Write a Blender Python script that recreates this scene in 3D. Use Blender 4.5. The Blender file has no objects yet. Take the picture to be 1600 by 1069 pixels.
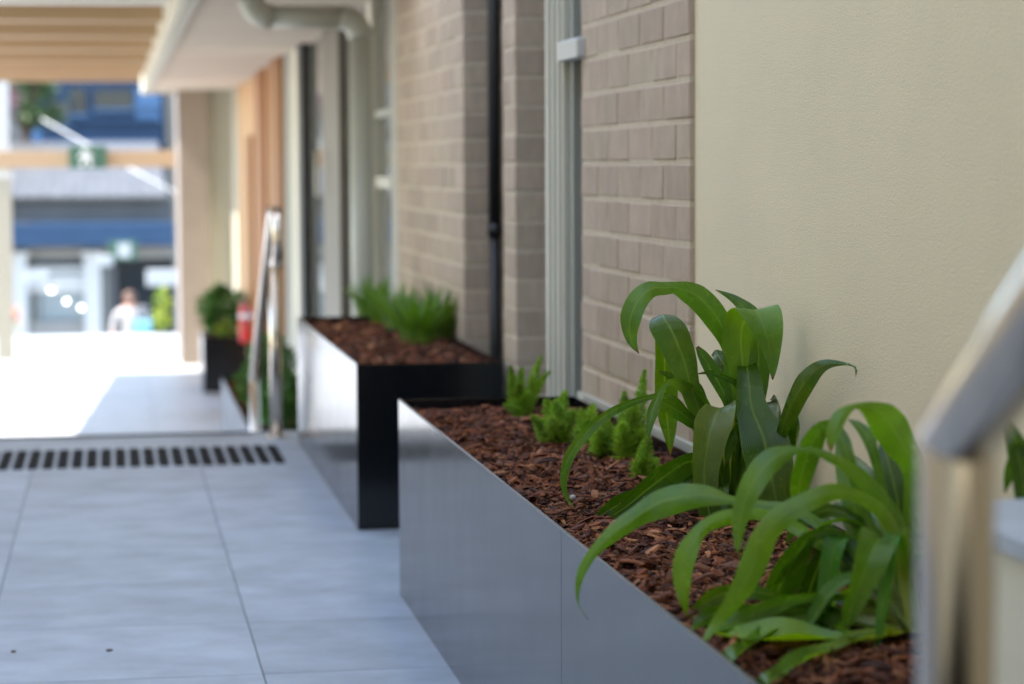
import bpy, math, random
from mathutils import Vector, Matrix
from mathutils import noise as mnoise
random.seed(7)
R = math.radians
scene = bpy.context.scene
COL = scene.collection

# ---------------------------------------------------------------- camera
F_PX, YAW, PITCH, ROLL, CAM_H = 3800.0, 0.163, 0.072, -0.005, 1.078
fw = Vector((math.sin(YAW)*math.cos(PITCH), math.cos(YAW)*math.cos(PITCH), -math.sin(PITCH)))
rt0 = Vector((math.cos(YAW), -math.sin(YAW), 0)); up0 = rt0.cross(fw)
rt = rt0*math.cos(ROLL) + up0*math.sin(ROLL); upv = -rt0*math.sin(ROLL) + up0*math.cos(ROLL)
CAM = Vector((0, 0, CAM_H))
cam = bpy.data.cameras.new('camera'); cam_o = bpy.data.objects.new('camera', cam); COL.objects.link(cam_o)
mx = Matrix((rt, upv, -fw)).transposed().to_4x4(); mx.translation = CAM
cam_o.matrix_world = mx
cam.sensor_width = 36.0; cam.lens = F_PX/1600*36.0
cam.clip_start = 0.05; cam.clip_end = 3000
cam.dof.use_dof = True; cam.dof.focus_distance = 4.15; cam.dof.aperture_fstop = 3.6; cam.dof.aperture_blades = 9
scene.camera = cam_o

# ---------------------------------------------------------------- sky, sun, exposure
SUN_DIR = Vector((-0.74, -0.05, 1.0)).normalized()       # towards the sun: left, a little behind the camera
world = bpy.data.worlds.new('World'); scene.world = world; world.use_nodes = True
wn = world.node_tree.nodes; wl = world.node_tree.links
sky = wn.new('ShaderNodeTexSky'); sky.sky_type = 'NISHITA'; sky.sun_disc = False
sky.sun_elevation = math.asin(SUN_DIR.z); sky.sun_rotation = math.atan2(SUN_DIR.x, SUN_DIR.y)
sky.air_density = 1.2; sky.dust_density = 0.8; sky.ozone_density = 1.0
wl.new(sky.outputs[0], wn['Background'].inputs[0]); wn['Background'].inputs[1].default_value = 0.12
sun = bpy.data.lights.new('sun', 'SUN'); sun.energy = 3.0; sun.angle = R(0.55); sun.color = (1.0, 0.95, 0.88)
sun_o = bpy.data.objects.new('sun', sun); COL.objects.link(sun_o)
sun_o.rotation_euler = (-SUN_DIR).to_track_quat('-Z', 'Y').to_euler()
vs = scene.view_settings
vs.view_transform = 'Standard'; vs.look = 'None'; vs.gamma = 1.0; vs.exposure = 2.52
scene.cycles.use_denoising = True
scene.cycles.max_bounces = 10; scene.cycles.diffuse_bounces = 6; scene.cycles.glossy_bounces = 5
scene.cycles.transparent_max_bounces = 8
scene.cycles.sample_clamp_indirect = 6.0

# ---------------------------------------------------------------- pixel rays (photo pixels, 1600 wide)
def ray(u, v):
    return (fw + rt*((u-800.0)/F_PX) - upv*((v-534.5)/F_PX))
def atY(u, v, Y):
    d = ray(u, v); return CAM + d*(Y/d.y)
def atX(u, v, X):
    d = ray(u, v); return CAM + d*(X/d.x)
def atZ(u, v, Z):
    d = ray(u, v); return CAM + d*((Z-CAM_H)/d.z)
def Yx(u, X):      # corridor distance where the vertical plane X meets image column u (at eye height)
    return atX(u, 265, X).y

# ---------------------------------------------------------------- materials
MATS = {}
def mat(name, color, rough=0.6, metal=0.0, spec=0.5, var=0.0, noise=None, bump=None, trans=0.0, coat=0.0):
    """noise=(scale xyz, amount, detail) mottles the colour; bump=(scale, strength, distance)"""
    m = bpy.data.materials.new(name); m.use_nodes = True
    n = m.node_tree.nodes; l = m.node_tree.links; b = n['Principled BSDF']
    b.inputs['Roughness'].default_value = rough; b.inputs['Metallic'].default_value = metal
    b.inputs['Specular IOR Level'].default_value = spec
    if coat: b.inputs['Coat Weight'].default_value = coat; b.inputs['Coat Roughness'].default_value = 0.08
    col = None
    rgb = n.new('ShaderNodeRGB'); rgb.outputs[0].default_value = (*color, 1); col = rgb.outputs[0]
    tc = n.new('ShaderNodeTexCoord')
    if var:
        oi = n.new('ShaderNodeObjectInfo'); hs = n.new('ShaderNodeHueSaturation')
        mr = n.new('ShaderNodeMapRange'); mr.inputs[3].default_value = 1-var; mr.inputs[4].default_value = 1+var
        l.new(oi.outputs['Random'], mr.inputs[0]); l.new(mr.outputs[0], hs.inputs['Value']); l.new(col, hs.inputs['Color'])
        mh = n.new('ShaderNodeMath'); mh.operation = 'MULTIPLY_ADD'; mh.inputs[1].default_value = 7.31; mh.inputs[2].default_value = 0
        fr = n.new('ShaderNodeMath'); fr.operation = 'FRACT'
        l.new(oi.outputs['Random'], mh.inputs[0]); l.new(mh.outputs[0], fr.inputs[0])
        mr2 = n.new('ShaderNodeMapRange'); mr2.inputs[3].default_value = 0.5-var*0.06; mr2.inputs[4].default_value = 0.5+var*0.06
        l.new(fr.outputs[0], mr2.inputs[0]); l.new(mr2.outputs[0], hs.inputs['Hue'])
        col = hs.outputs[0]
    if noise:
        sc, amt, det = noise
        mp = n.new('ShaderNodeMapping'); l.new(tc.outputs['Object'], mp.inputs[0])
        if var:
            oi2 = n.new('ShaderNodeObjectInfo'); ml = n.new('ShaderNodeVectorMath'); ml.operation = 'SCALE'
            cmb = n.new('ShaderNodeCombineXYZ')
            for i in range(3): l.new(oi2.outputs['Random'], cmb.inputs[i])
            l.new(cmb.outputs[0], ml.inputs[0]); ml.inputs[3].default_value = 37.0
            l.new(ml.outputs[0], mp.inputs['Location'])
        mp.inputs['Scale'].default_value = sc if isinstance(sc, tuple) else (sc, sc, sc)
        nz = n.new('ShaderNodeTexNoise'); nz.inputs['Scale'].default_value = 1; nz.inputs['Detail'].default_value = det
        nz.inputs['Roughness'].default_value = 0.6
        l.new(mp.outputs[0], nz.inputs['Vector'])
        mr = n.new('ShaderNodeMapRange'); mr.inputs[1].default_value = 0.3; mr.inputs[2].default_value = 0.7
        mr.inputs[3].default_value = 1-amt; mr.inputs[4].default_value = 1+amt
        l.new(nz.outputs[0], mr.inputs[0])
        hs = n.new('ShaderNodeHueSaturation'); l.new(col, hs.inputs['Color']); l.new(mr.outputs[0], hs.inputs['Value'])
        col = hs.outputs[0]
    l.new(col, b.inputs['Base Color'])
    if bump:
        nz = n.new('ShaderNodeTexNoise'); nz.inputs['Detail'].default_value = 3
        mp = n.new('ShaderNodeMapping'); l.new(tc.outputs['Object'], mp.inputs[0])
        s = bump[0]; mp.inputs['Scale'].default_value = s if isinstance(s, tuple) else (s, s, s)
        nz.inputs['Scale'].default_value = 1
        l.new(mp.outputs[0], nz.inputs['Vector'])
        bp = n.new('ShaderNodeBump'); bp.inputs['Strength'].default_value = bump[1]; bp.inputs['Distance'].default_value = bump[2]
        l.new(nz.outputs[0], bp.inputs['Height']); l.new(bp.outputs[0], b.inputs['Normal'])
    if trans:
        tr = n.new('ShaderNodeBsdfTranslucent'); mxs = n.new('ShaderNodeMixShader'); mxs.inputs[0].default_value = trans
        l.new(col, tr.inputs[0]); l.new(b.outputs[0], mxs.inputs[1]); l.new(tr.outputs[0], mxs.inputs[2])
        l.new(mxs.outputs[0], n['Material Output'].inputs['Surface'])
    MATS[name] = m
    return m

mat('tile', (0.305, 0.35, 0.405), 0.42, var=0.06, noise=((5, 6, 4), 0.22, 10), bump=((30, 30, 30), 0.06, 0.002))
mat('tile_bounce_lit', (0.43, 0.44, 0.45), 0.42, var=0.05, noise=((5, 6, 4), 0.14, 8))  # same tile as the landing, paled to hold the lower floor's bounce light
mat('grout', (0.10, 0.10, 0.10), 0.9)
mat('stud', (0.004, 0.0045, 0.006), 0.75, spec=0.2)
mat('planter', (0.006, 0.0065, 0.0075), 0.16, spec=0.5, bump=((2.5, 1.2, 3), 0.02, 0.004))
def smudge(name, lo, hi, scale):
    m = MATS[name]; n = m.node_tree.nodes; l = m.node_tree.links
    tc = n.new('ShaderNodeTexCoord'); nz = n.new('ShaderNodeTexNoise'); nz.inputs['Scale'].default_value = scale; nz.inputs['Detail'].default_value = 6
    nz.inputs['Roughness'].default_value = .7; l.new(tc.outputs['Object'], nz.inputs['Vector'])
    mr = n.new('ShaderNodeMapRange'); mr.inputs[1].default_value = .35; mr.inputs[2].default_value = .7; mr.inputs[3].default_value = lo; mr.inputs[4].default_value = hi
    l.new(nz.outputs[0], mr.inputs[0]); l.new(mr.outputs[0], n['Principled BSDF'].inputs['Roughness'])
smudge('planter', .12, .18, 4.0)
mat('planter_edge', (0.16, 0.16, 0.165), 0.35, metal=0.6)
mat('brick', (0.41, 0.322, 0.242), 0.9, spec=0.2, var=0.10, noise=((45, 14, 10), 0.10, 4), bump=(130, 0.5, 0.002))
mat('mortar', (0.51, 0.425, 0.32), 0.95, spec=0.1, noise=(30, 0.08, 4), bump=(200, 0.4, 0.002))
mat('cream_render', (0.68, 0.595, 0.42), 0.9, spec=0.15, noise=(2.6, 0.022, 5), bump=(380, 0.8, 0.0015))
mat('cream_paint', (0.60, 0.57, 0.46), 0.55, noise=(1.5, 0.04, 3))
mat('pale_frame', (0.43, 0.41, 0.335), 0.45)
mat('grey_frame', (0.255, 0.26, 0.225), 0.45)
mat('bronze_frame', (0.12, 0.105, 0.08), 0.45)
mat('pipe', (0.46, 0.46, 0.39), 0.4)
mat('black_metal', (0.012, 0.012, 0.013), 0.45)
mat('white_plastic', (0.45, 0.45, 0.42), 0.4)
mat('soffit', (0.47, 0.40, 0.325), 0.85, noise=(0.8, 0.04, 2))
mat('glass', (0.16, 0.16, 0.14), 0.06, spec=0.9)
mat('timber', (0.46, 0.27, 0.125), 0.55, var=0.08, noise=((30, 30, 1.2), 0.18, 5))
mat('timber_dark', (0.23, 0.085, 0.008), 0.55, var=0.08, noise=((30, 30, 1.2), 0.2, 5))
mat('canopy', (0.42, 0.29, 0.17), 0.55, var=0.06, noise=((0.5, 20, 20), 0.06, 4))
mat('steel', (0.64, 0.57, 0.50), 0.2, metal=1.0, noise=((60, 60, 1.5), 0.06, 2), bump=((400, 400, 6), 0.05, 0.0005))
mat('left_bounce_wall', (0.78, 0.68, 0.52), 0.85, noise=(1.2, 0.04, 3))  # warm pale tone set to bounce light onto the right hand walls
mat('white_paint', (0.78, 0.78, 0.76), 0.5)
mat('mulch_bed', (0.035, 0.016, 0.009), 0.95, noise=(60, 0.5, 5), bump=(90, 1.0, 0.01))
mat('red_paint', (0.55, 0.02, 0.015), 0.3)
mat('green_sign', (0.05, 0.12, 0.08), 0.4)
mat('asphalt', (0.06, 0.06, 0.062), 0.9, noise=(3, 0.15, 5))
mat('paving', (0.36, 0.35, 0.33), 0.85, noise=(2, 0.1, 5))
mat('far_white', (0.50, 0.50, 0.49), 0.5)
mat('pier_brick', (0.27, 0.215, 0.17), 0.9, noise=(6, 0.08, 3))
mat('end_pink', (0.22, 0.185, 0.16), 0.8)
mat('portal_cream', (0.36, 0.335, 0.265), 0.6, noise=(2, 0.05, 3))
mat('shop_wall', (0.24, 0.235, 0.225), 0.8, noise=(2, 0.06, 3))
mat('roof_grey', (0.09, 0.088, 0.084), 0.55, noise=((4, 1, 1), 0.2, 4))
mat('fascia_grey', (0.075, 0.078, 0.085), 0.6, noise=(1.5, 0.15, 3))
mat('awning_blue', (0.018, 0.055, 0.12), 0.7, noise=(2, 0.1, 3))
mat('blue_wall', (0.013, 0.036, 0.078), 0.7, noise=(1.2, 0.15, 3))
mat('blue_pale', (0.07, 0.15, 0.28), 0.6)
mat('window_dark', (0.02, 0.028, 0.035), 0.12)
mat('shop_glass', (0.24, 0.28, 0.29), 0.15)
mat('bark', (0.12, 0.075, 0.05), 0.9, noise=(20, 0.3, 4))
mat('far_leaf', (0.06, 0.10, 0.025), 0.6, var=0.2, trans=0.25)
mat('blossom', (0.55, 0.30, 0.38), 0.7, var=0.15)
mat('skin', (0.45, 0.26, 0.19), 0.6)
mat('hair', (0.10, 0.05, 0.03), 0.6)
mat('cloth_white', (0.36, 0.34, 0.33), 0.8)
mat('cloth_navy', (0.02, 0.028, 0.055), 0.8)
mat('cloth_teal', (0.22, 0.48, 0.52), 0.7)
mat('orange_leaf', (0.55, 0.12, 0.03), 0.5, var=0.2, trans=0.3)
mat('lime_leaf', (0.36, 0.42, 0.03), 0.5, var=0.2, trans=0.3)
mat('terracotta', (0.36, 0.13, 0.06), 0.8)

def glint_mat():  # emission for the added window glints, not a lamp
    m = bpy.data.materials.new('glint_glow'); m.use_nodes = True
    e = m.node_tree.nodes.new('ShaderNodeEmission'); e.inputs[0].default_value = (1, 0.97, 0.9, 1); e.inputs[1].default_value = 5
    m.node_tree.links.new(e.outputs[0], m.node_tree.nodes['Material Output'].inputs[0]); MATS['glint_glow'] = m
glint_mat()

def leaf_mat(name, c_blade, c_base, c_rib, rough, trans, gloss=0.5):
    """strap leaf: UV x across the blade (0..1), y along it; midrib and fine veins come from x, pale sheath from y"""
    m = bpy.data.materials.new(name); m.use_nodes = True
    n = m.node_tree.nodes; l = m.node_tree.links; b = n['Principled BSDF']
    uv = n.new('ShaderNodeUVMap'); sp = n.new('ShaderNodeSeparateXYZ'); l.new(uv.outputs[0], sp.inputs[0])
    oi = n.new('ShaderNodeObjectInfo')
    tint = n.new('ShaderNodeMix'); tint.data_type = 'RGBA'; tint.blend_type = 'MULTIPLY'; tint.inputs[0].default_value = 1
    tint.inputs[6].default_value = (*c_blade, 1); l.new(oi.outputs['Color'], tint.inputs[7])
    tc = n.new('ShaderNodeTexCoord')
    nz = n.new('ShaderNodeTexNoise'); nz.inputs['Scale'].default_value = 16; nz.inputs['Detail'].default_value = 5
    l.new(tc.outputs['Object'], nz.inputs['Vector'])
    mr = n.new('ShaderNodeMapRange'); mr.inputs[1].default_value = .3; mr.inputs[2].default_value = .7
    mr.inputs[3].default_value = .78; mr.inputs[4].default_value = 1.22; l.new(nz.outputs[0], mr.inputs[0])
    hs = n.new('ShaderNodeHueSaturation'); l.new(tint.outputs[2], hs.inputs['Color']); l.new(mr.outputs[0], hs.inputs['Value'])
    # veins along the blade
    wv = n.new('ShaderNodeMath'); wv.operation = 'MULTIPLY'; wv.inputs[1].default_value = 150; l.new(sp.outputs[0], wv.inputs[0])
    sn = n.new('ShaderNodeMath'); sn.operation = 'SINE'; l.new(wv.outputs[0], sn.inputs[0])
    ve = n.new('ShaderNodeMapRange'); ve.inputs[1].default_value = -1; ve.inputs[3].default_value = .86; ve.inputs[4].default_value = 1.14
    l.new(sn.outputs[0], ve.inputs[0])
    hs2 = n.new('ShaderNodeHueSaturation'); l.new(hs.outputs[0], hs2.inputs['Color']); l.new(ve.outputs[0], hs2.inputs['Value'])
    # midrib
    sb = n.new('ShaderNodeMath'); sb.operation = 'SUBTRACT'; sb.inputs[1].default_value = .5; l.new(sp.outputs[0], sb.inputs[0])
    ab = n.new('ShaderNodeMath'); ab.operation = 'ABSOLUTE'; l.new(sb.outputs[0], ab.inputs[0])
    rb = n.new('ShaderNodeMapRange'); rb.inputs[1].default_value = .01; rb.inputs[2].default_value = .05
    rb.inputs[3].default_value = .7; rb.inputs[4].default_value = 0; l.new(ab.outputs[0], rb.inputs[0])
    mrib = n.new('ShaderNodeMix'); mrib.data_type = 'RGBA'; l.new(rb.outputs[0], mrib.inputs[0])
    l.new(hs2.outputs[0], mrib.inputs[6]); mrib.inputs[7].default_value = (*c_rib, 1)
    # pale thin margin
    ed = n.new('ShaderNodeMapRange'); ed.inputs[1].default_value = .475; ed.inputs[2].default_value = .497
    ed.inputs[3].default_value = 0; ed.inputs[4].default_value = .35; l.new(ab.outputs[0], ed.inputs[0])
    med = n.new('ShaderNodeMix'); med.data_type = 'RGBA'; l.new(ed.outputs[0], med.inputs[0])
    l.new(mrib.outputs[2], med.inputs[6]); med.inputs[7].default_value = (*c_rib, 1)
    # pale sheath at the foot
    ft = n.new('ShaderNodeMapRange'); ft.inputs[1].default_value = .05; ft.inputs[2].default_value = .32
    ft.inputs[3].default_value = .85; ft.inputs[4].default_value = 0; l.new(sp.outputs[1], ft.inputs[0])
    mft = n.new('ShaderNodeMix'); mft.data_type = 'RGBA'; l.new(ft.outputs[0], mft.inputs[0])
    l.new(med.outputs[2], mft.inputs[6]); mft.inputs[7].default_value = (*c_base, 1)
    # browned tip
    tp = n.new('ShaderNodeMapRange'); tp.inputs[1].default_value = .975; tp.inputs[2].default_value = .995
    tp.inputs[3].default_value = 0; tp.inputs[4].default_value = .9; l.new(sp.outputs[1], tp.inputs[0])
    mtp = n.new('ShaderNodeMix'); mtp.data_type = 'RGBA'; l.new(tp.outputs[0], mtp.inputs[0])
    l.new(mft.outputs[2], mtp.inputs[6]); mtp.inputs[7].default_value = (0.16, 0.07, 0.03, 1)
    # small tan blemishes
    sp1 = n.new('ShaderNodeTexNoise'); sp1.inputs['Scale'].default_value = 140; sp1.inputs['Detail'].default_value = 2
    l.new(tc.outputs['Object'], sp1.inputs['Vector'])
    spr = n.new('ShaderNodeMapRange'); spr.inputs[1].default_value = .70; spr.inputs[2].default_value = .76; spr.inputs[3].default_value = 0; spr.inputs[4].default_value = .65
    l.new(sp1.outputs[0], spr.inputs[0])
    msp = n.new('ShaderNodeMix'); msp.data_type = 'RGBA'; l.new(spr.outputs[0], msp.inputs[0]); l.new(mtp.outputs[2], msp.inputs[6]); msp.inputs[7].default_value = (.33, .30, .12, 1)
    # yellowing patches along the blade
    ye = n.new('ShaderNodeTexNoise'); ye.inputs['Scale'].default_value = 7; ye.inputs['Detail'].default_value = 2; l.new(tc.outputs['Object'], ye.inputs['Vector'])
    yr = n.new('ShaderNodeMapRange'); yr.inputs[1].default_value = .52; yr.inputs[2].default_value = .75; yr.inputs[3].default_value = 0; yr.inputs[4].default_value = .4
    l.new(ye.outputs[0], yr.inputs[0])
    mye = n.new('ShaderNodeMix'); mye.data_type = 'RGBA'; l.new(yr.outputs[0], mye.inputs[0]); l.new(msp.outputs[2], mye.inputs[6]); mye.inputs[7].default_value = (.20, .27, .02, 1)
    # paler underside (object alpha tells which side of the sheet is the underside)
    ge = n.new('ShaderNodeNewGeometry'); df = n.new('ShaderNodeMath'); df.operation = 'SUBTRACT'
    l.new(ge.outputs['Backfacing'], df.inputs[0]); l.new(oi.outputs['Alpha'], df.inputs[1])
    un = n.new('ShaderNodeMath'); un.operation = 'ABSOLUTE'; l.new(df.outputs[0], un.inputs[0])
    mun = n.new('ShaderNodeMix'); mun.data_type = 'RGBA'; mun.blend_type = 'MULTIPLY'; l.new(un.outputs[0], mun.inputs[0])
    l.new(mye.outputs[2], mun.inputs[6]); mun.inputs[7].default_value = (1.75, 1.5, 1.1, 1)
    col = mun.outputs[2]
    l.new(col, b.inputs['Base Color'])
    rn = n.new('ShaderNodeMapRange'); rn.inputs[1].default_value = .3; rn.inputs[2].default_value = .7; rn.inputs[3].default_value = rough*.75; rn.inputs[4].default_value = rough*1.5
    l.new(nz.outputs[0], rn.inputs[0]); l.new(rn.outputs[0], b.inputs['Roughness'])
    b.inputs['Specular IOR Level'].default_value = gloss
    bp = n.new('ShaderNodeBump'); bp.inputs['Strength'].default_value = .5; bp.inputs['Distance'].default_value = .0008
    ad = n.new('ShaderNodeMath'); ad.operation = 'MULTIPLY_ADD'; ad.inputs[1].default_value = .6; l.new(sn.outputs[0], ad.inputs[0])
    nz2 = n.new('ShaderNodeTexNoise'); nz2.inputs['Scale'].default_value = 55; nz2.inputs['Detail'].default_value = 3
    l.new(tc.outputs['Object'], nz2.inputs['Vector']); l.new(nz2.outputs[0], ad.inputs[2])
    l.new(ad.outputs[0], bp.inputs['Height']); l.new(bp.outputs[0], b.inputs['Normal'])
    tr = n.new('ShaderNodeBsdfTranslucent'); ms = n.new('ShaderNodeMixShader'); ms.inputs[0].default_value = trans
    gt = n.new('ShaderNodeMix'); gt.data_type = 'RGBA'; gt.blend_type = 'MULTIPLY'; gt.inputs[0].default_value = 1
    l.new(col, gt.inputs[6]); gt.inputs[7].default_value = (1.5, 1.5, .55, 1); l.new(gt.outputs[2], tr.inputs[0])
    l.new(b.outputs[0], ms.inputs[1]); l.new(tr.outputs[0], ms.inputs[2]); l.new(ms.outputs[0], n['Material Output'].inputs['Surface'])
    MATS[name] = m
leaf_mat('lily_leaf', (0.070, 0.165, 0.007), (0.28, 0.33, 0.08), (0.17, 0.29, 0.04), 0.22, 0.32, 0.55)
leaf_mat('grass_leaf', (0.085, 0.20, 0.02), (0.13, 0.20, 0.05), (0.09, 0.20, 0.03), 0.45, 0.25)
leaf_mat('dead_leaf', (0.34, 0.24, 0.11), (0.36, 0.28, 0.14), (0.42, 0.32, 0.16), 0.7, 0.15)
mat('fern', (0.26, 0.43, 0.03), 0.55, var=0.12, trans=0.42, noise=(25, 0.25, 3))
def mulch_mat():
    m = bpy.data.materials.new('mulch_chip'); m.use_nodes = True
    n = m.node_tree.nodes; l = m.node_tree.links; b = n['Principled BSDF']; b.inputs['Roughness'].default_value = .8
    b.inputs['Specular IOR Level'].default_value = .3
    at = n.new('ShaderNodeVertexColor'); at.layer_name = 'tone'
    tc = n.new('ShaderNodeTexCoord'); nz = n.new('ShaderNodeTexNoise'); nz.inputs['Scale'].default_value = 240; nz.inputs['Detail'].default_value = 4
    l.new(tc.outputs['Object'], nz.inputs['Vector'])
    mr = n.new('ShaderNodeMapRange'); mr.inputs[1].default_value = .3; mr.inputs[2].default_value = .7; mr.inputs[3].default_value = .55; mr.inputs[4].default_value = 1.4
    l.new(nz.outputs[0], mr.inputs[0]); hs = n.new('ShaderNodeHueSaturation'); l.new(at.outputs[0], hs.inputs['Color']); l.new(mr.outputs[0], hs.inputs['Value'])
    l.new(hs.outputs[0], b.inputs['Base Color'])
    bp = n.new('ShaderNodeBump'); bp.inputs['Strength'].default_value = .7; bp.inputs['Distance'].default_value = .002
    l.new(nz.outputs[0], bp.inputs['Height']); l.new(bp.outputs[0], b.inputs['Normal']); MATS['mulch_chip'] = m
mulch_mat()

# ---------------------------------------------------------------- builders
WORLD = {}     # object -> world origin (all builders use unrotated, unscaled parents)
def tag(o, label=None, cat=None, group=None, kind=None):
    if label: o['label'] = label
    if cat: o['category'] = cat
    if group: o['group'] = group
    if kind: o['kind'] = kind
    return o
def empty(name, loc, label, cat, group=None, kind=None):
    o = bpy.data.objects.new(name, None); COL.objects.link(o); o.location = loc; o.empty_display_size = .1
    WORLD[o] = Vector(loc); return tag(o, label, cat, group, kind)
def link(name, me, parent=None, loc=None):
    o = bpy.data.objects.new(name, me); COL.objects.link(o)
    base = WORLD[parent] if parent else Vector((0, 0, 0))
    if parent: o.parent = parent
    w = Vector(loc) if loc is not None else base
    o.location = w - base; WORLD[o] = w
    return o
class MB:
    def __init__(s): s.v = []; s.f = []; s.uv = None
    def box(s, x0, x1, y0, y1, z0, z1):
        k = len(s.v)
        s.v += [Vector(p) for p in ((x0,y0,z0),(x1,y0,z0),(x1,y1,z0),(x0,y1,z0),(x0,y0,z1),(x1,y0,z1),(x1,y1,z1),(x0,y1,z1))]
        s.f += [tuple(k+i for i in q) for q in ((0,3,2,1),(4,5,6,7),(0,1,5,4),(1,2,6,5),(2,3,7,6),(3,0,4,7))]
        return s
    def quad(s, *p):
        k = len(s.v); s.v += [Vector(q) for q in p]; s.f.append(tuple(range(k, k+len(p)))); return s
    def tube(s, pts, r, n=12, cap=True, square=False):
        pts = [Vector(p) for p in pts]; k0 = len(s.v); rs = r if isinstance(r, (list, tuple)) else [r]*len(pts)
        prev = None; rings = []
        for i, p in enumerate(pts):
            a = (p - pts[i-1]).normalized() if i else (pts[1]-p).normalized()
            b = (pts[i+1]-p).normalized() if i < len(pts)-1 else a
            t = (a+b).normalized() if (a+b).length > 1e-6 else a
            if prev is None:
                ref = Vector((1, 0, 0)) if abs(t.x) < .9 else Vector((0, 0, 1))
                u = (ref - t*ref.dot(t)).normalized()
            else:
                u = (prev - t*prev.dot(t)).normalized()
            prev = u; w = t.cross(u)
            sc = 1/max(.35, a.dot(t))
            ring = []
            for j in range(n):
                if square:
                    cs, sn = ((1,1),(-1,1),(-1,-1),(1,-1))[j]
                else:
                    an = 2*math.pi*j/n; cs, sn = math.cos(an), math.sin(an)
                # stretch across the mitre
                off = u*cs*rs[i] + w*sn*rs[i]
                bend = (b-a)
                if bend.length > 1e-4:
                    bd = (bend - t*bend.dot(t)).normalized(); off += bd*off.dot(bd)*(sc-1)
                ring.append(len(s.v)); s.v.append(p+off)
            rings.append(ring)
        for q in range(len(rings)-1):
            for j in range(n):
                s.f.append((rings[q][j], rings[q][(j+1) % n], rings[q+1][(j+1) % n], rings[q+1][j]))
        if cap:
            s.f.append(tuple(reversed(rings[0]))); s.f.append(tuple(rings[-1]))
        return s
    def prism(s, poly, axis, a, b):
        """extrude a 2-D polygon along axis ('x': poly is (y,z); 'y': (x,z); 'z': (x,y))"""
        def P(p, t): return {'x': (t, p[0], p[1]), 'y': (p[0], t, p[1]), 'z': (p[0], p[1], t)}[axis]
        k = len(s.v); n = len(poly)
        s.v += [Vector(P(p, a)) for p in poly] + [Vector(P(p, b)) for p in poly]
        s.f.append(tuple(range(k, k+n))); s.f.append(tuple(range(k+2*n-1, k+n-1, -1)))
        for i in range(n): s.f.append((k+i, k+n+i, k+n+(i+1) % n, k+(i+1) % n))
        return s
    def lathe(s, prof, c, n=20):
        k = len(s.v); c = Vector(c)
        for r, z in prof:
            for j in range(n):
                a = 2*math.pi*j/n; s.v.append(c+Vector((r*math.cos(a), r*math.sin(a), z)))
        m = len(prof)
        for i in range(m-1):
            for j in range(n):
                s.f.append((k+i*n+j, k+i*n+(j+1) % n, k+(i+1)*n+(j+1) % n, k+(i+1)*n+j))
        s.f.append(tuple(range(k+n-1, k-1, -1))); s.f.append(tuple(range(k+(m-1)*n, k+m*n)))
        return s
    def mesh(s, name, material, origin=Vector((0,0,0)), smooth=False):
        me = bpy.data.meshes.new(name)
        me.from_pydata([tuple(p-origin) for p in s.v], [], s.f)
        if s.uv:
            ul = me.uv_layers.new(name='UVMap')
            for lp in me.loops: ul.data[lp.index].uv = s.uv[lp.vertex_index]
        me.materials.append(MATS[material])
        if smooth: me.polygons.foreach_set('use_smooth', [True]*len(me.polygons))
        me.validate(); me.update()
        if not s.uv:
            import bmesh
            bm = bmesh.new(); bm.from_mesh(me); bmesh.ops.recalc_face_normals(bm, faces=bm.faces); bm.to_mesh(me); bm.free()
        return me
    def build(s, name, material, parent=None, smooth=False, bevel=0.0):
        org = WORLD[parent] if parent else Vector((0,0,0))
        o = link(name, s.mesh(name, material, org, smooth), parent)
        if bevel:
            b = o.modifiers.new('edge', 'BEVEL'); b.width = bevel; b.segments = 2; b.limit_method = 'ANGLE'
        return o
def box(name, m, b, parent=None, bevel=0.0): return MB().box(*b).build(name, m, parent, bevel=bevel)
def thing_box(name, m, b, label, cat, bevel=0.0, group=None):
    return tag(box(name, m, b, None, bevel), label, cat, group)
def struct(o): o['kind'] = 'structure'; return o

# ================================================================ SETTING
XL, XR, WALL = 0.705, 1.152, 1.184       # planter front, planter back, brick plane
RIM = 0.495                               # planter height
LOW = -0.85                               # floor below the stairs
EDGE = 9.74                               # top of the stairs
FAR = 28.6                                # end of the lower floor
STREET = -2.45

street = struct(MB().quad((-1500,FAR+.4,STREET),(1500,FAR+.4,STREET),(1500,2500,STREET),(-1500,2500,STREET)).build('street_ground', 'asphalt'))
footpath = struct(box('footpath', 'paving', (-40, 40, 39.2, 41.9, STREET+.004, STREET+.13)))
nearpath = struct(box('footpath', 'paving', (-40, 40, FAR+2.3, FAR+6.0, STREET+.004, STREET+.13)))

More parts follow.
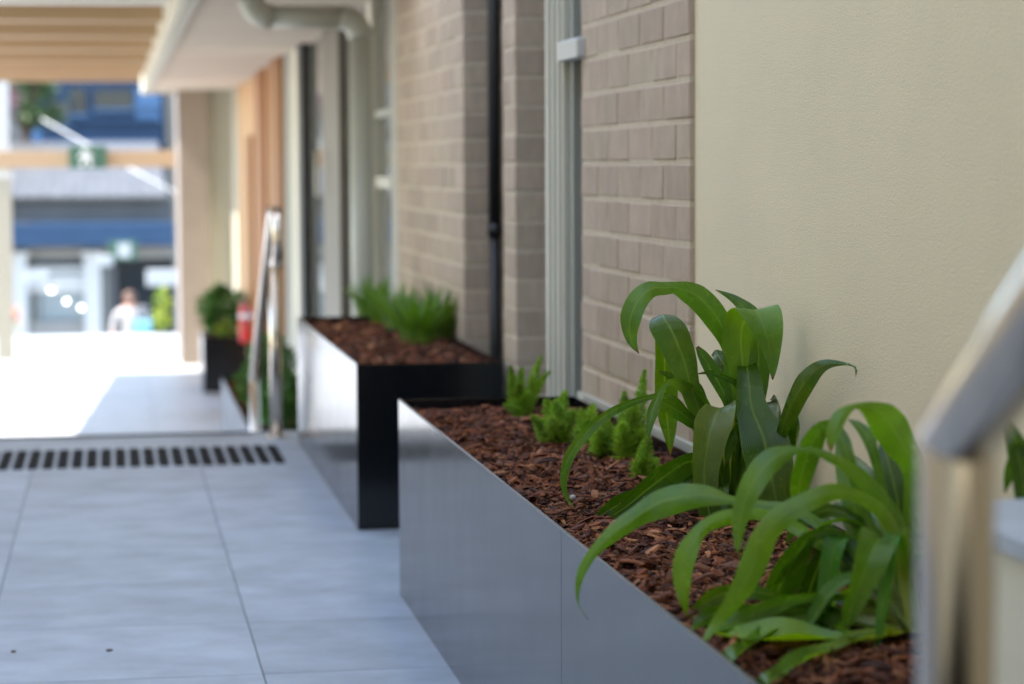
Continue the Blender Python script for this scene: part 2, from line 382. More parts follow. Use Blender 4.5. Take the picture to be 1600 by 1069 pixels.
# tiled landing: each tile an object
def tile_field(name, x_joint, xs, y_start, ny, z, clip, ly=.6, tm='tile'):
    j = .0035; t = .012
    base = struct(box(name, 'grout', (clip[0], clip[1], clip[2], clip[3], z-.20, z-.004)))
    WORLD[base] = Vector((0,0,0))
    full = {}
    for ix in xs:
        for iy in range(ny):
            x0 = max(clip[0], x_joint+ix*.6+j/2); x1 = min(clip[1], x_joint+(ix+1)*.6-j/2)
            y0 = max(clip[2], y_start+iy*ly+j/2); y1 = min(clip[3], y_start+(iy+1)*ly-j/2)
            if x1-x0 < .01 or y1-y0 < .01: continue
            key = (round(x1-x0, 3), round(y1-y0, 3))
            if key not in full:
                w, d = key; c = .0008
                m = MB()
                m.v = [Vector(p) for p in ((0,0,-t),(w,0,-t),(w,d,-t),(0,d,-t),(0,0,-c),(w,0,-c),(w,d,-c),(0,d,-c),(c,c,0),(w-c,c,0),(w-c,d-c,0),(c,d-c,0))]
                m.f = [(0,1,5,4),(1,2,6,5),(2,3,7,6),(3,0,4,7),(4,5,9,8),(5,6,10,9),(6,7,11,10),(7,4,8,11),(8,9,10,11)]
                full[key] = m.mesh('tile', tm)
            link('tile', full[key], base, (x0, y0, z+random.uniform(-.0004, .0004)))
    return base
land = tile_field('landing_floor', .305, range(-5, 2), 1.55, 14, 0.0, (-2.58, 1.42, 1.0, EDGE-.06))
lower = tile_field('lower_floor', .305, range(-6, 2), EDGE+1.12, 30, LOW, (-3.2, 1.5, EDGE+1.12, FAR), tm='tile_bounce_lit')
struct(box('retaining_wall', 'paving', (-12, 12, FAR+.004, FAR+.35, STREET-.5, LOW-.03)))
struct(box('side_ground', 'paving', (-12, -3.204, EDGE-2, FAR, LOW-.3, LOW-.02)))

# stairs going down from the landing
stairs = struct(box('stairs', 'paving', (-2.58, 1.18, EDGE-.055, EDGE+.01, -.9, -.19)))
WORLD[stairs] = Vector((0,0,0))
for i in range(5):
    y0 = EDGE-.056+.28*i; zt = -.17*i
    st = box('step', 'tile', (-2.58, 1.18, y0, y0+.30 if i else y0+.28, zt-.17 if i < 4 else zt-.168, zt-(.0 if i else .0)), stairs, bevel=.004)
    box('nosing_strip', 'stud', (-2.4, .55, y0+.215 if i else y0+.20, y0+.265 if i else y0+.25, zt+.0005, zt+.004), st)

# tactile studs in front of the stair edge
Y0s, Y1s = 8.86, 9.42
xe = atZ(440, 712, 0).x
tac = empty('tactile_paving', (xe-.6, Y0s, 0), 'strip of black round tactile studs set across the grey floor before the stairs', 'tactile paving')
sm = MB().lathe([(.0203, 0), (.0203, .002), (.0165, .005)], (0,0,0), 12).mesh('stud', 'stud')
for i in range(23):
    for k in range(13):
        link('stud', sm, tac, (xe-.02-i*.0525, Y0s+.02+k*.0435, .0002))

# ---------------------------------------------------------------- right hand building
def brick_mesh(w, d, h, seed):
    rnd = random.Random(seed); c = .003
    m = MB()
    def q(p): return Vector((p[0]+rnd.uniform(-.0012,.0012), p[1]+rnd.uniform(-.0012,.0012), p[2]+rnd.uniform(-.0012,.0012)))
    lo, hi = [], []
    P = [(0,c,c),(0,d-c,c),(0,d-c,h-c),(0,c,h-c),  (c,0,c),(w-c,0,c),(w-c,0,h-c),(c,0,h-c),
         (w,c,c),(w,d-c,c),(w,d-c,h-c),(w,c,h-c), (c,d,c),(w-c,d,c),(w-c,d,h-c),(c,d,h-c),
         (c,c,0),(w-c,c,0),(w-c,d-c,0),(c,d-c,0), (c,c,h),(w-c,c,h),(w-c,d-c,h),(c,d-c,h)]
    m.v = [q(p) for p in P]
    m.f = [(0,3,2,1),(4,5,6,7),(8,9,10,11),(12,15,14,13),(16,19,18,17),(20,21,22,23),
           (0,4,7,3),(5,8,11,6),(9,13,14,10),(12,1,2,15),
           (3,7,20),(0,16,4),(8,5,17),(6,11,21),(9,18,13),(10,14,22),(1,12,19),(2,23,15),
           (7,6,21,20),(4,16,17,5),(11,10,22,21),(8,17,18,9),(14,15,23,22),(12,13,18,19),(3,20,23,2),(0,1,19,16)]
    return m.mesh('brick', 'brick')
BM = {}
def brick(parent, x, y, z, w, d):
    key = (round(w, 2), round(d, 2), random.randrange(4))
    if key not in BM: BM[key] = brick_mesh(key[0], key[1], .076, hash(key) & 0xffff)
    link('brick', BM[key], parent, (x+random.uniform(-.001, .001), y, z))
def pier(label, x, y0, y1, ret, z0, ncourse, zc, flash=False, cut=None):
    """brick pier: its -X face from y0 (near) to y1 (far), its near face returning `ret` metres"""
    t = empty('brick_pier', (x+.06, (y0+y1)/2, z0), label, 'brick pier')
    box('mortar_core', 'mortar', (x+.0022, x+max(ret, .115)-.004, y0+.0022, y1-.0022, z0, zc+ncourse*.086), t)
    for i in range(ncourse):
        z = zc+i*.086
        if i % 2 == 0:
            y = y0
            while y < y1-.02:
                e = min(y+.23, y1); brick(t, x, y, z, .11, e-y); y = e+.01
            if ret > .14: brick(t, x+.12, y0, z, min(.23, ret-.12), .11)
        else:
            brick(t, x, y0, z, min(.23, max(ret, .11)), .11)
            y = y0+.12
            while y < y1-.02:
                e = min(y+.23, y1); brick(t, x, y, z, .11, e-y); y = e+.01
            if ret > .26: brick(t, x+.24, y0, z, ret-.24, .11)
    return t
# course heights measured from the joints at the near pier
ZC = 1.354-.005-.086*16
y_p1a, y_p1b = 4.927, 6.10
p1 = pier('pinkish grey brick pier beside the smooth cream wall, nearest of the brick piers', WALL, y_p1a, y_p1b, .11, -.05, 24, ZC)
box('flashing', 'pale_frame', (WALL-.012, WALL+.002, 2.7, y_p1b, .455, .503), p1)
y2n = Yx(805, WALL); y2f = Yx(785.5, WALL)
p2 = pier('narrow brick pier between the grey metal door jamb and the black downpipe', WALL, y2n, y2f, .24, -.05, 24, ZC)
y3n = Yx(724, WALL); y3f = Yx(621, WALL)
p3 = pier('wide brick pier behind the planter with grassy plants', WALL, y3n, y3f, .24, -.05, 27, ZC)

# smooth rendered wall nearest the camera
cw = tag(box('rendered_wall', 'cream_render', (WALL+.012, WALL+.30, .22, y_p1a-.0, -.05, 4.2)), 'smooth cream rendered wall behind the leafy lily plants', 'wall')
dr = empty('post_reflector', (WALL, -.3, 0), 'unseen white panel and dark strip added for the near post to reflect', 'reflector')  # unseen, added to give the near steel post bright and dark reflections
box('panel', 'white_paint', (WALL+.03, WALL+.08, -.95, .04, -.05, 2.1), dr)
box('frame', 'bronze_frame', (WALL+.012, WALL+.09, .045, .215, -.05, 4.2), dr)
# recess walls and upper storey
upw = empty('upper_wall', (1.5, 8, 2.0), 'cream upper wall above the brick piers', 'wall')
box('wall_panel', 'cream_paint', (WALL+.02, WALL+.35, y_p1a+.02, 11.5, ZC+24*.086+.3, 4.2), upw)
box('lintel', 'cream_paint', (WALL+.006, WALL+.2, y_p1a+.004, 10.8, ZC+27*.086+.0, ZC+27*.086+.3), upw)
box('recess_back', 'bronze_frame', (WALL+.26, WALL+.30, y_p1b-.3, y3f+1.2, -.05, ZC+27*.086-.01), upw)

# grey metal jamb between the first two piers
yj0 = Yx(880, WALL-.005); yj1 = Yx(852, WALL-.005)
jamb = empty('door_jamb', (WALL+.04, yj0, 0), 'grey green metal door jamb between two brick piers', 'door frame')
box('post', 'pale_frame', (WALL-.005, WALL+.09, yj0, yj1, 0, 2.2), jamb, bevel=.004)
for k in range(3):
    yy = yj0+.03+k*.075
    box('ridge', 'pale_frame', (WALL-.012, WALL-.0045, yy, yy+.028, 0, 2.2), jamb, bevel=.002)
box('inner_stop', 'grey_frame', (WALL+.012, WALL+.10, yj0-.05, yj0-.001, 0, 2.2), jamb, bevel=.002)
pa = atX(868, 64, WALL-.02); pb = atX(903, 86, WALL-.02)
thing_box('door_sensor', 'white_plastic', (WALL-.022, WALL+.03, pb.y+.01, pa.y-.02, pb.z-.005, pa.z-.005), 'small white plastic box fixed high on the grey metal jamb', 'sensor', .006)
# black downpipe in the recess
pX = 1.285; pY = y3n-.035
dp = empty('downpipe', (pX, pY, 0), 'thin black downpipe standing in the corner between two brick piers', 'downpipe')
MB().tube([(pX, pY, -.05), (pX, pY, .86)], .0185, 14).build('lower_pipe', 'black_metal', dp, True)
MB().tube([(pX, pY, .86), (pX, pY, 2.1)], .021, 14).build('upper_pipe', 'black_metal', dp, True)
MB().tube([(pX, pY, .845), (pX, pY, .885)], .0245, 14).build('collar', 'black_metal', dp, True)

# glazed frontage further along (plane X = 1.2), each piece a part
FX = 1.20
front = empty('glazed_shopfront', (FX, 14, LOW), 'row of pale framed glass doors and panels below the soffit', 'shopfront')
ZT = 1.84
def fpart(name, m, u0, u1, dx=0.0, z0=LOW, z1=ZT, th=.06):
    x = FX-dx
    return box(name, m, (x, x+th, Yx(u1, x), Yx(u0, x), z0, z1), front)
fpart('end_trim', 'pale_frame', 611, 621, .014)
fpart('glass_panel', 'glass', 583, 610.5, -.02)
fpart('transom', 'grey_frame', 583, 610.5, .0, 1.30, 1.335)
fpart('rail', 'pale_frame', 583, 610.5, .0, .985, 1.035)
fpart('mullion', 'cream_paint', 574, 582.5, .015)
fpart('glass_panel', 'glass', 531, 573.5, -.02)
d = fpart('door_stile', 'bronze_frame', 505, 530.5, .02)
MB().tube([(FX-.075, Yx(517, FX), 1.17), (FX-.075, Yx(517, FX), .92)], .014, 10).build('pull_handle', 'pale_frame', d, True)
fpart('glass_panel', 'glass', 473, 504.5, -.02)
fpart('black_edge', 'black_metal', 465.5, 472.5, .03)
fpart('mullion', 'cream_paint', 455, 465, .01)
fpart('mullion', 'grey_frame', 439, 454.5, .02)
# timber screen
scr = empty('timber_screen', (FX, 18.5, LOW), 'orange brown timber panel with upright posts beyond the handrail', 'timber screen')
def tpart(name, m, u0, u1, dx, z1=ZT, th=.07):
    x = FX-dx; return box(name, m, (x, x+th, Yx(u1, x), Yx(u0, x), LOW, z1), scr)
tpart('post', 'timber_dark', 422, 438, .05)
tpart('board', 'timber', 412.5, 421.5, .01)
tpart('post', 'timber_dark', 400, 412, .04)
for k in range(4):
    a = 371+k*7.2; tpart('board', 'timber', a, a+6.9, .004+.001*(k % 2))
tpart('rail', 'timber_dark', 384, 392, .03, 1.35)
# far frames and end pier
ff = empty('window_wall', (FX, 24, LOW), 'pale framed window wall at the far end of the passage', 'window wall')
def wpart(name, m, u0, u1, dx):
    x = FX-dx; return box(name, m, (x, x+.06, Yx(u1, x), Yx(u0, x), LOW, ZT), ff)
wpart('frame', 'pale_frame', 356, 370.5, .02)
wpart('glass_panel', 'bronze_frame', 345, 355.5, -.01)
wpart('frame', 'pale_frame', 329, 344.5, .01)
ex0, ex1 = .77, 1.12
ep = empty('end_pier', (.95, 24, LOW), 'tall beige brick pier carrying the far end of the soffit', 'pier')
pe = atY(285, 300, 24.0).x; pe1 = atY(326, 300, 24.0).x
box('brick_core', 'pier_brick', (pe, pe1, 24.0, 24.5, LOW, ZT), ep)
box('render_edge', 'end_pink', (pe-.03, pe+.02, 24.03, 25.3, LOW, ZT), ep)
box('return_wall', 'cream_paint', (pe1+.002, 1.6, 24.2, 24.5, LOW, ZT), ep)

# soffit with fascia and gutter
sof = empty('soffit_canopy', (.8, 17, ZT), 'pale plaster soffit with cream fascia overhanging the passage on the right', 'canopy')
box('ceiling_panel', 'soffit', (.355, 1.7, 10.6, 24.6, ZT, ZT+.06), sof)
box('ceiling_panel', 'soffit', (.355, WALL-.004, 9.5, 10.595, ZT, ZT+.06), sof)  # near panel added above the view to keep sun off the pier
box('upper_deck', 'cream_paint', (.36, WALL-.004, 9.5, 10.595, ZT+.064, ZT+.22), sof)  # added with the near panel as a sun block
box('fascia', 'cream_paint', (.315, .353, 9.45, 24.64, ZT-.02, ZT+.22), sof)
box('gutter', 'pale_frame', (.36, .40, 10.6, 24.6, ZT-.028, ZT-.002), sof)
box('end_fascia', 'cream_paint', (.355, 1.7, 24.603, 24.64, ZT-.02, ZT+.22), sof)
box('upper_deck', 'cream_paint', (.36, 1.7, 10.6, 24.6, ZT+.064, ZT+.22), sof)

# round grey downpipe with elbow running out under the soffit
r = .048; X1 = atY(565, 300, 10.45).x
zc = atY(500, 27, 10.45).z; X0 = atY(392, 27, 10.45).x
def arc(c, a0, a1, rad, n=6):
    return [Vector((c[0]+rad*math.cos(R(a0+(a1-a0)*i/n)), c[1], c[2]+rad*math.sin(R(a0+(a1-a0)*i/n)))) for i in range(n+1)]
bp = empty('drain_pipe', (X1, 10.45, 0), 'grey round drainpipe with elbow bending out under the ceiling', 'drainpipe')
rr = .085
MB().tube([(X1, 10.45, -.4), (X1, 10.45, zc-rr)], r, 18).build('upright_pipe', 'pipe', bp, True)
MB().tube(arc((X1-rr, 10.45, zc-rr), 0, 90, rr), r*1.12, 18).build('elbow', 'pipe', bp, True)
MB().tube([(X1-rr, 10.45, zc), (X0+rr, 10.45, zc)], r, 18).build('cross_pipe', 'pipe', bp, True)
MB().tube(arc((X0+rr, 10.45, zc+rr), 270, 180, rr), r*1.12, 18).build('elbow', 'pipe', bp, True)
MB().tube([(X0, 10.45, zc+rr), (X0, 10.45, zc+.9)], r, 18).build('riser', 'pipe', bp, True)

# timber look canopy over the left half of the passage: cross beams
can = empty('beam_canopy', (-1.2, 18, 1.88), 'tan canopy of wide cross beams over the left of the passage', 'canopy')
ZB = 1.885
for k, (yb, hb) in enumerate(((13.6,.40), (15.2,.38), (17.0,.36), (18.9,.34), (20.9,.34), (22.9,.36))):
    xl = -3.0+(yb-12)*.055
    box('beam', 'canopy', (xl, .30, yb, yb+.16, ZB, ZB+hb), can, bevel=.006)
box('edge_beam', 'cream_paint', (.303, .313, 9.8, 23.2, ZB+.1, ZB+.5), can)
MB().prism([(-3.1,9.72),(.30,9.72),(.30,23.1),(-2.35,23.1)], 'z', ZB+.46, ZB+.5).build('deck', 'canopy', can)
box('cross_gutter', 'white_paint', (-3.0, .30, 12.1, 12.25, ZB+.0, ZB+.40), can)

# portal at the end of the passage
PY = 25.0
pt = empty('end_portal', (-.3, PY, LOW), 'tan cross beam on cream posts at the far end of the passage', 'portal frame')
zb0, zb1 = atY(100, 262, PY).z, atY(100, 236, PY).z
xp0, xp1 = atY(-8, 400, PY).x, atY(19, 400, PY).x
box('beam', 'canopy', (xp0-1.2, pe-.04, PY, PY+.12, zb0, zb1), pt, bevel=.004)
box('post', 'portal_cream', (xp0, xp1, PY-.005, PY+.16, LOW, zb0-.002), pt)
box('post_top', 'far_white', (xp0, xp1-.01, PY+.005, PY+.16, zb1+.002, 1.95), pt)
box('post_collar', 'far_white', (xp0-.01, xp1+.006, PY-.014, PY+.17, zb0-.10, zb0-.045), pt)
es = empty('exit_sign', (atY(137, 250, 24.9).x, 24.9, zb0), 'green exit sign with white pictogram on the far tan beam', 'exit sign')
a = atY(107, 228, 24.9); b = atY(167, 263, 24.9)
box('sign_box', 'green_sign', (a.x, b.x, 24.88, 24.94, b.z, a.z), es, bevel=.004)
a = atY(120, 231, 24.87); b = atY(147, 261, 24.87)
# running figure: head, body, legs, arm as flat white print
m = MB(); cxm = (a.x+b.x)/2; czm = (a.z+b.z)/2; W = (b.x-a.x); H_ = (a.z-b.z)
def flat(pts): m.prism([(cxm+px*W, czm+pz*H_) for px, pz in pts], 'y', 24.868, 24.878)
flat([(-.08+.1*math.cos(i*.785), .36+.1*math.sin(i*.785)) for i in range(8)])
flat([(-.22,.24),(.18,.26),(.22,-.06),(-.1,-.08)]); flat([(.1,-.08),(.24,-.02),(.42,-.42),(.26,-.48)]); flat([(-.12,-.1),(.06,-.1),(-.2,-.46),(-.38,-.42)])
flat([(.18,.24),(.46,.08),(.4,-.02),(.14,.1)]); flat([(-.2,.24),(-.46,.06),(-.38,-.04),(-.12,.1)])
m.build('pictogram', 'white_paint', es)

# left hand building added to shade the landing (outside the frame)
lb = empty('left_shade_building', (-4, 1, 0), 'tall unseen cream building wall added on the left to shade the landing', 'building')
box('wall', 'left_bounce_wall', (-6, -2.6, -9, 9.55, -1, 7.2), lb)
box('parapet', 'white_paint', (-6.05, -2.56, -9.05, 9.60, 7.204, 7.4), lb)

er = empty('camera_shade_slab', (-.7, -3, 2.95), 'unseen concrete slab added over the camera to dim the near wall', 'roof')  # unseen slab, added so the wall darkens towards the camera
box('slab', 'soffit', (-2.59, 1.7, -9, .9, 2.95, 3.2), er)
# ================================================================ PLANTERS
def planter(label, x0, x1, y0, y1, z0, h, seams=(), mulch=.035, group='gloss black metal planters'):
    t = empty('planter_box', ((x0+x1)/2, y0, z0), label, 'planter', group)
    th = .003; ys = [y0+.0031]+list(seams)+[y1-.0031]
    for a, b in zip(ys[:-1], ys[1:]):
        box('side_panel', 'planter', (x0, x0+th, a+.0011, b-.0011, z0, z0+h), t)
        box('back_panel', 'planter', (x1-th, x1, a, b, z0, z0+h), t)
        box('rim', 'planter_edge', (x0-.0006, x0+th+.0012, a+.0006, b-.0006, z0+h+.0002, z0+h+.0022), t)
    box('end_panel', 'planter', (x0, x1, y0, y0+th, z0, z0+h), t)
    box('end_panel', 'planter', (x0, x1, y1-th, y1, z0, z0+h), t)
    box('soil', 'mulch_bed', (x0+th+.001, x1-th-.001, y0+th+.001, y1-th-.001, z0+.1, z0+h-mulch-.012), t)
    return t
Y1N, Y1F = 2.50, 6.05
planter('long gloss black planter holding lilies and foxtail ferns beside the near wall', XL, XR, Y1N, Y1F, 0, RIM, (3.81,))
Y2N, Y2F = 7.165, 9.50
planter('gloss black planter with grassy plants standing past the near planter', XL+.006, XR, Y2N, Y2F, 0, RIM, ())
Y3N, Y3F = EDGE+1.3, 16.6
planter('black planter low beside the stairs behind the rear handrail', XL+.02, XR, Y3N, Y3F, LOW, .50, ())
c4 = atZ(318, 614, LOW)
planter('square black planter with a bushy plant at the far pier', c4.x, c4.x+.38, c4.y, c4.y+.75, LOW, .48, ())

def mulch(name, label, x0, x1, y0, y1, z, n, big, dens=None, seed=3):
    rnd = random.Random(seed); m = MB(); tones = []
    PAL = [(.15,.043,.015), (.115,.031,.011), (.075,.021,.009), (.20,.066,.024), (.04,.013,.007), (.28,.12,.052), (.135,.047,.019), (.10,.036,.015), (.055,.018,.009), (.17,.052,.017)]
    def chip(p, L, w, t, yaw, tilt, roll, tone):
        k = len(m.v); Mr = Matrix.Rotation(yaw, 3, 'Z') @ Matrix.Rotation(tilt, 3, 'Y') @ Matrix.Rotation(roll, 3, 'X')
        cur = rnd.uniform(-.15, .15)*L
        prof = [(-.5, rnd.uniform(.15,.5)), (-.22, rnd.uniform(.7,1)), (.18, rnd.uniform(.75,1.05)), (.5, rnd.uniform(.1,.45))]
        for s, ww in prof:
            cz = cur*(1-4*s*s); a = rnd.uniform(.8, 1.2)
            for yy, zz in ((-.5*ww*a, 0), (.5*ww, 0), (.36*ww, 1), (-.36*ww*a, 1)):
                m.v.append(Vector(p)+Mr @ Vector((s*L, yy*w, zz*t+cz)))
        for i in range(3):
            for j in range(4): m.f.append((k+4*i+j, k+4*i+(j+1) % 4, k+4*i+4+(j+1) % 4, k+4*i+4+j))
        m.f.append((k, k+3, k+2, k+1)); m.f.append((k+12, k+13, k+14, k+15))
        v = rnd.uniform(.7, 1.3); tones.extend([(tone[0]*v, tone[1]*v, tone[2]*v)]*16)
    for i in range(n):
        y = y0+(y1-y0)*(rnd.random()**(dens or 1)); x = rnd.uniform(x0, x1)
        L = min(.05, rnd.lognormvariate(math.log(.0175), .55))*big; w = L*rnd.uniform(.18, .55); t = rnd.uniform(.0015, .005)*big
        e = min(x-x0, x1-x, y-y0, y1-y)
        zz = z+rnd.uniform(-.012, .006)+.009*mnoise.noise(Vector((x*9, y*9, 0)))
        L = min(L, .003+1.8*e); w = min(w, L)
        chip((x, y, zz), L, w, t, rnd.uniform(0, 6.28), rnd.gauss(0, .28), rnd.gauss(0, .4), rnd.choice(PAL))
    me = m.mesh(name, 'mulch_chip')
    ca = me.color_attributes.new('tone', 'FLOAT_COLOR', 'POINT')
    for i, c in enumerate(tones): ca.data[i].color = (*c, 1)
    o = link(name, me); return tag(o, label, 'mulch', None, 'stuff')
mulch('bark_mulch', 'reddish brown bark mulch filling the near planter', XL+.006, XR-.006, Y1N+.006, Y1F-.006, RIM-.028, 17000, 1.0, 1.15, 3)
mulch('bark_mulch', 'brown bark mulch in the planter with grassy plants', XL+.012, XR-.006, Y2N+.006, Y2F-.006, RIM-.022, 3400, 1.2, None, 4)
mulch('bark_mulch', 'brown bark mulch in the planter beside the stairs', XL+.03, XR-.006, Y3N+.006, Y3F-.006, LOW+.475, 1800, 1.8, None, 5)
mulch('bark_mulch', 'brown bark mulch in the square far planter', c4.x+.006, c4.x+.374, c4.y+.006, c4.y+.744, LOW+.46, 300, 1.8, None, 6)

for (u, v, w, lab) in ((171, 1017, 10, 'dark bark fragment lying alone on the floor tile'), (21, 1019, 7, 'small dark bark crumb at the left edge of the floor')):
    q = atZ(u, v, .001); L = w*q.y/F_PX; m = MB()
    m.prism([(q.x-L*.5, q.y-L*.2), (q.x+L*.1, q.y-L*.3), (q.x+L*.5, q.y+L*.05), (q.x+L*.1, q.y+L*.35), (q.x-L*.35, q.y+L*.25)], 'z', .0008, .0045)
    tag(m.build('bark_fragment', 'bark'), lab, 'bark')
# pebble lying on the mulch and loose flakes
pb = atZ(895, 782, RIM-.012)
m = MB(); m.lathe([(.001,0),(.0045,.0012),(.0062,.0045),(.005,.0085),(.001,.0105)], pb, 12)
tag(m.build('pebble', 'cloth_white', None, True), 'small pale pebble on the bark mulch below a drooping leaf tip', 'pebble')

# ================================================================ PLANTS
def crom(P, t):
    n = len(P)-1; i = min(int(t*n), n-1); f = t*n-i
    a, b, c, d = P[max(i-1, 0)], P[i], P[i+1], P[min(i+2, n)]
    return b*1.0+(c-a)*(.5*f)+(a*2-b*5+c*4-d)*(.5*f*f)+(b*3-a-c*3+d)*(.5*f*f*f)
XLIM = WALL-.02
def onray(u, v, Y):
    p = atY(u, v, Y)
    if p.x > XLIM: p = atX(u, v, XLIM)
    if p.z < RIM-.012 and v < 1200:            # lies on the mulch instead of under it
        q = atZ(u, v, RIM-.012)
        if q.x > XL-.004 and v > 905 and q.y > 2.55: p = q
    return p
def ribbon(LP, RP, nl, nc, fold, wave, seed):
    """blade between two 3-D edge curves: gutter fold, wavy margins"""
    rnd = random.Random(seed); ph = rnd.uniform(0, 6.28); fr = rnd.uniform(2.2, 4.0)
    m = MB(); m.uv = []
    # even out by length
    N = 120; pts = [(crom(LP, i/N)+crom(RP, i/N))*.5 for i in range(N+1)]
    cum = [0.0]
    for i in range(N): cum.append(cum[-1]+(pts[i+1]-pts[i]).length)
    tot = cum[-1]; ts = []; j = 0
    for i in range(nl+1):
        s = tot*i/nl
        while j < N-1 and cum[j+1] < s: j += 1
        ts.append((j+(s-cum[j])/max(cum[j+1]-cum[j], 1e-9))/N)
    prevN = None
    for i, t in enumerate(ts):
        t = min(max(t, 0), 1); a, b = crom(LP, t), crom(RP, t); e = .004
        T = (crom(LP, min(1, t+e))+crom(RP, min(1, t+e))-crom(LP, max(0, t-e))-crom(RP, max(0, t-e)))
        if T.length < 1e-9: T = Vector((0, 0, 1))
        T.normalize(); Wd = b-a; w = Wd.length
        nrm = T.cross(Wd)
        if nrm.length < 1e-9: nrm = prevN or Vector((0, -1, 0))
        nrm.normalize()
        prevN = nrm
        for k in range(nc+1):
            s = -1+2*k/nc
            off = fold*w*(abs(s)**1.35-.35) + w*.045*wave*abs(s)**3*math.sin(ph+fr*6.28*i/nl+(1.3 if s > 0 else 0))
            m.v.append((a+b)*.5+Wd*(s*.5)+nrm*off); m.uv.append(((s+1)/2, i/nl))
    for i in range(nl):
        for k in range(nc):
            q = i*(nc+1)+k; m.f.append((q, q+1, q+nc+2, q+nc+1))
    return m
def shade(v): return v if isinstance(v, tuple) else (v, v, v)
def leaf(plant, base, spec, under=None, d=(0, 0), tilt=.35, fold=.14, tint=1.0, wave=1.0, material='lily_leaf', pw=1.3, nl=40, name='leaf', label=None):
    """spec: stations (u, v, width_px) with depths from d, or (uL, vL, uR, vR, dY) edges read off the photo; base = (X, Y) of the crown"""
    by = base[1]; LP, RP = [], []; n = len(spec)-1
    if len(spec[0]) == 3:
        for i, (u, v, w) in enumerate(spec):
            a = spec[max(i-1, 0)]; b = spec[min(i+1, n)]
            tx, ty = b[0]-a[0], b[1]-a[1]; ln = math.hypot(tx, ty) or 1
            px, py = -ty/ln, tx/ln           # perpendicular on the picture
            t = i/n; dy = d[0]+(d[1]-d[0])*t**pw
            wm = w*(by+dy)/F_PX; tl = tilt*wm*(.6+.4*math.cos(3*t))
            LP.append(onray(u+px*w/2, v+py*w/2, by+dy-tl/2)); RP.append(onray(u-px*w/2, v-py*w/2, by+dy+tl/2))
    else:
        for (ul, vl, ur, vr, dy) in spec:
            wm = math.hypot(ur-ul, vr-vl)*by/F_PX; tl = tilt*wm
            LP.append(onray(ul, vl, by+dy-tl/2)); RP.append(onray(ur, vr, by+dy+tl/2))
    m = ribbon(LP, RP, nl, 8, fold, wave, hash((spec[0][0], spec[-1][1])) & 0xffff)
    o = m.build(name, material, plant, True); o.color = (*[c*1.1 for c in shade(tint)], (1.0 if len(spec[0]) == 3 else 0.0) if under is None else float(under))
    if label: o['label'] = label
    return o

# ---- plant A, in focus
bA = atZ(1138, 800, RIM-.03); A0 = (bA.x, bA.y)
pA = empty('lily_plant', bA, 'tall broad leaved lily arching in front of the edge of the brick', 'plant', 'lilies in the near planter')
D, Mm, Br = .62, .9, 1.35       # dark, mid, bright leaf tints
def A(spec, **k): return leaf(pA, A0, spec, **k)
root = lambda dx=0: (1138+dx, 806, 9)
# back leaves first
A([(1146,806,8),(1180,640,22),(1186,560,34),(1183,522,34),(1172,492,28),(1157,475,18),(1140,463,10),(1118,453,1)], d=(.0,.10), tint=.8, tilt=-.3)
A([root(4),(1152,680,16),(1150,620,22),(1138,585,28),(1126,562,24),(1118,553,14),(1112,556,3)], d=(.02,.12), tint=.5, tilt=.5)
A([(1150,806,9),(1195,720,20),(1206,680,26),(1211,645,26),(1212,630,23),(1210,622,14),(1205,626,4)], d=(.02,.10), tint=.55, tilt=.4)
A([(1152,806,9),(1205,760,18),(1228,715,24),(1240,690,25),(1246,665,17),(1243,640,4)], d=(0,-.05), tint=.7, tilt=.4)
# arching leaf over the brick (twists at the top)
A([(1131,806,1147,806,.0),(1138,690,1160,690,.01),(1133,600,1160,590,.02),(1130,548,1150,535,.02),(1103,508,1136,486,.01),(1082,483,1108,452,.0),(1066,469,1082,441,-.01),(1054,459,1056,440,-.02),
   (1043,460,1034,440,-.03),(1024,463,1010,440,-.04),(1010,480,985,457,-.05),(1001,503,970,488,-.06),(996,522,971,512,-.065),(996,540,981,538,-.07),(999,553,998,553,-.07)], tilt=.25, tint=1.0, nl=60)
# leaf folding over the back, tip hanging behind
A([(1120,806,1134,806,.0),(1092,690,1118,680,-.01),(1062,605,1096,603,-.02),(1047,572,1091,562,-.02),(1031,540,1082,530,-.02),(1019,518,1073,508,-.015),(1014,505,1062,496,.0),(1018,496,1052,490,.03),
   (1022,510,1054,500,.06),(1022,560,1056,552,.08),(1021,607,1058,604,.09),(1028,655,1058,655,.10),(1037,682,1054,684,.10),(1047,712,1048,712,.10)], tilt=.2, tint=.72, nl=60)
# leaf going left behind, bluish underside
A([(1150,806,10),(1147,690,18),(1143,640,22),(1128,607,23),(1111,577,23),(1098,556,17),(1089,542,5)], d=(0,.05), tint=.78, tilt=-.4)
A([(1146,806,8),(1158,650,9),(1154,604,10),(1133,591,11),(1110,582,7),(1088,585,1)], d=(0,-.03), tint=.75, fold=.3)
# bright folded leaf
A([(1140,806,1156,806,.0),(1148,680,1172,680,.01),(1140,578,1180,574,.01),(1131,546,1184,544,.01),(1130,513,1186,515,.005),(1135,491,1200,494,-.005),(1144,483,1212,480,-.02),
   (1150,486,1219,488,-.045),(1168,511,1222,513,-.065),(1187,544,1219,548,-.075),(1199,573,1214,576,-.08),(1206,593,1208,594,-.085)], under=1, tilt=.05, tint=(1.15,1.12,.9), fold=.10, nl=60)
# leaf to the right
A([(1150,806,1162,806,0),(1185,740,1200,745,-.04),(1208,690,1222,700,-.09),(1217,655,1231,674,-.14),(1229,617,1247,648,-.2),(1245,588,1264,618,-.26),(1269,568,1282,588,-.32),(1293,562,1298,575,-.36),(1320,566,1321,571,-.39),(1337,573,1333,574,-.4),(1339,580,1335,578,-.405),(1337,590,1337,590,-.41)], tilt=-.3, tint=.72, nl=50)
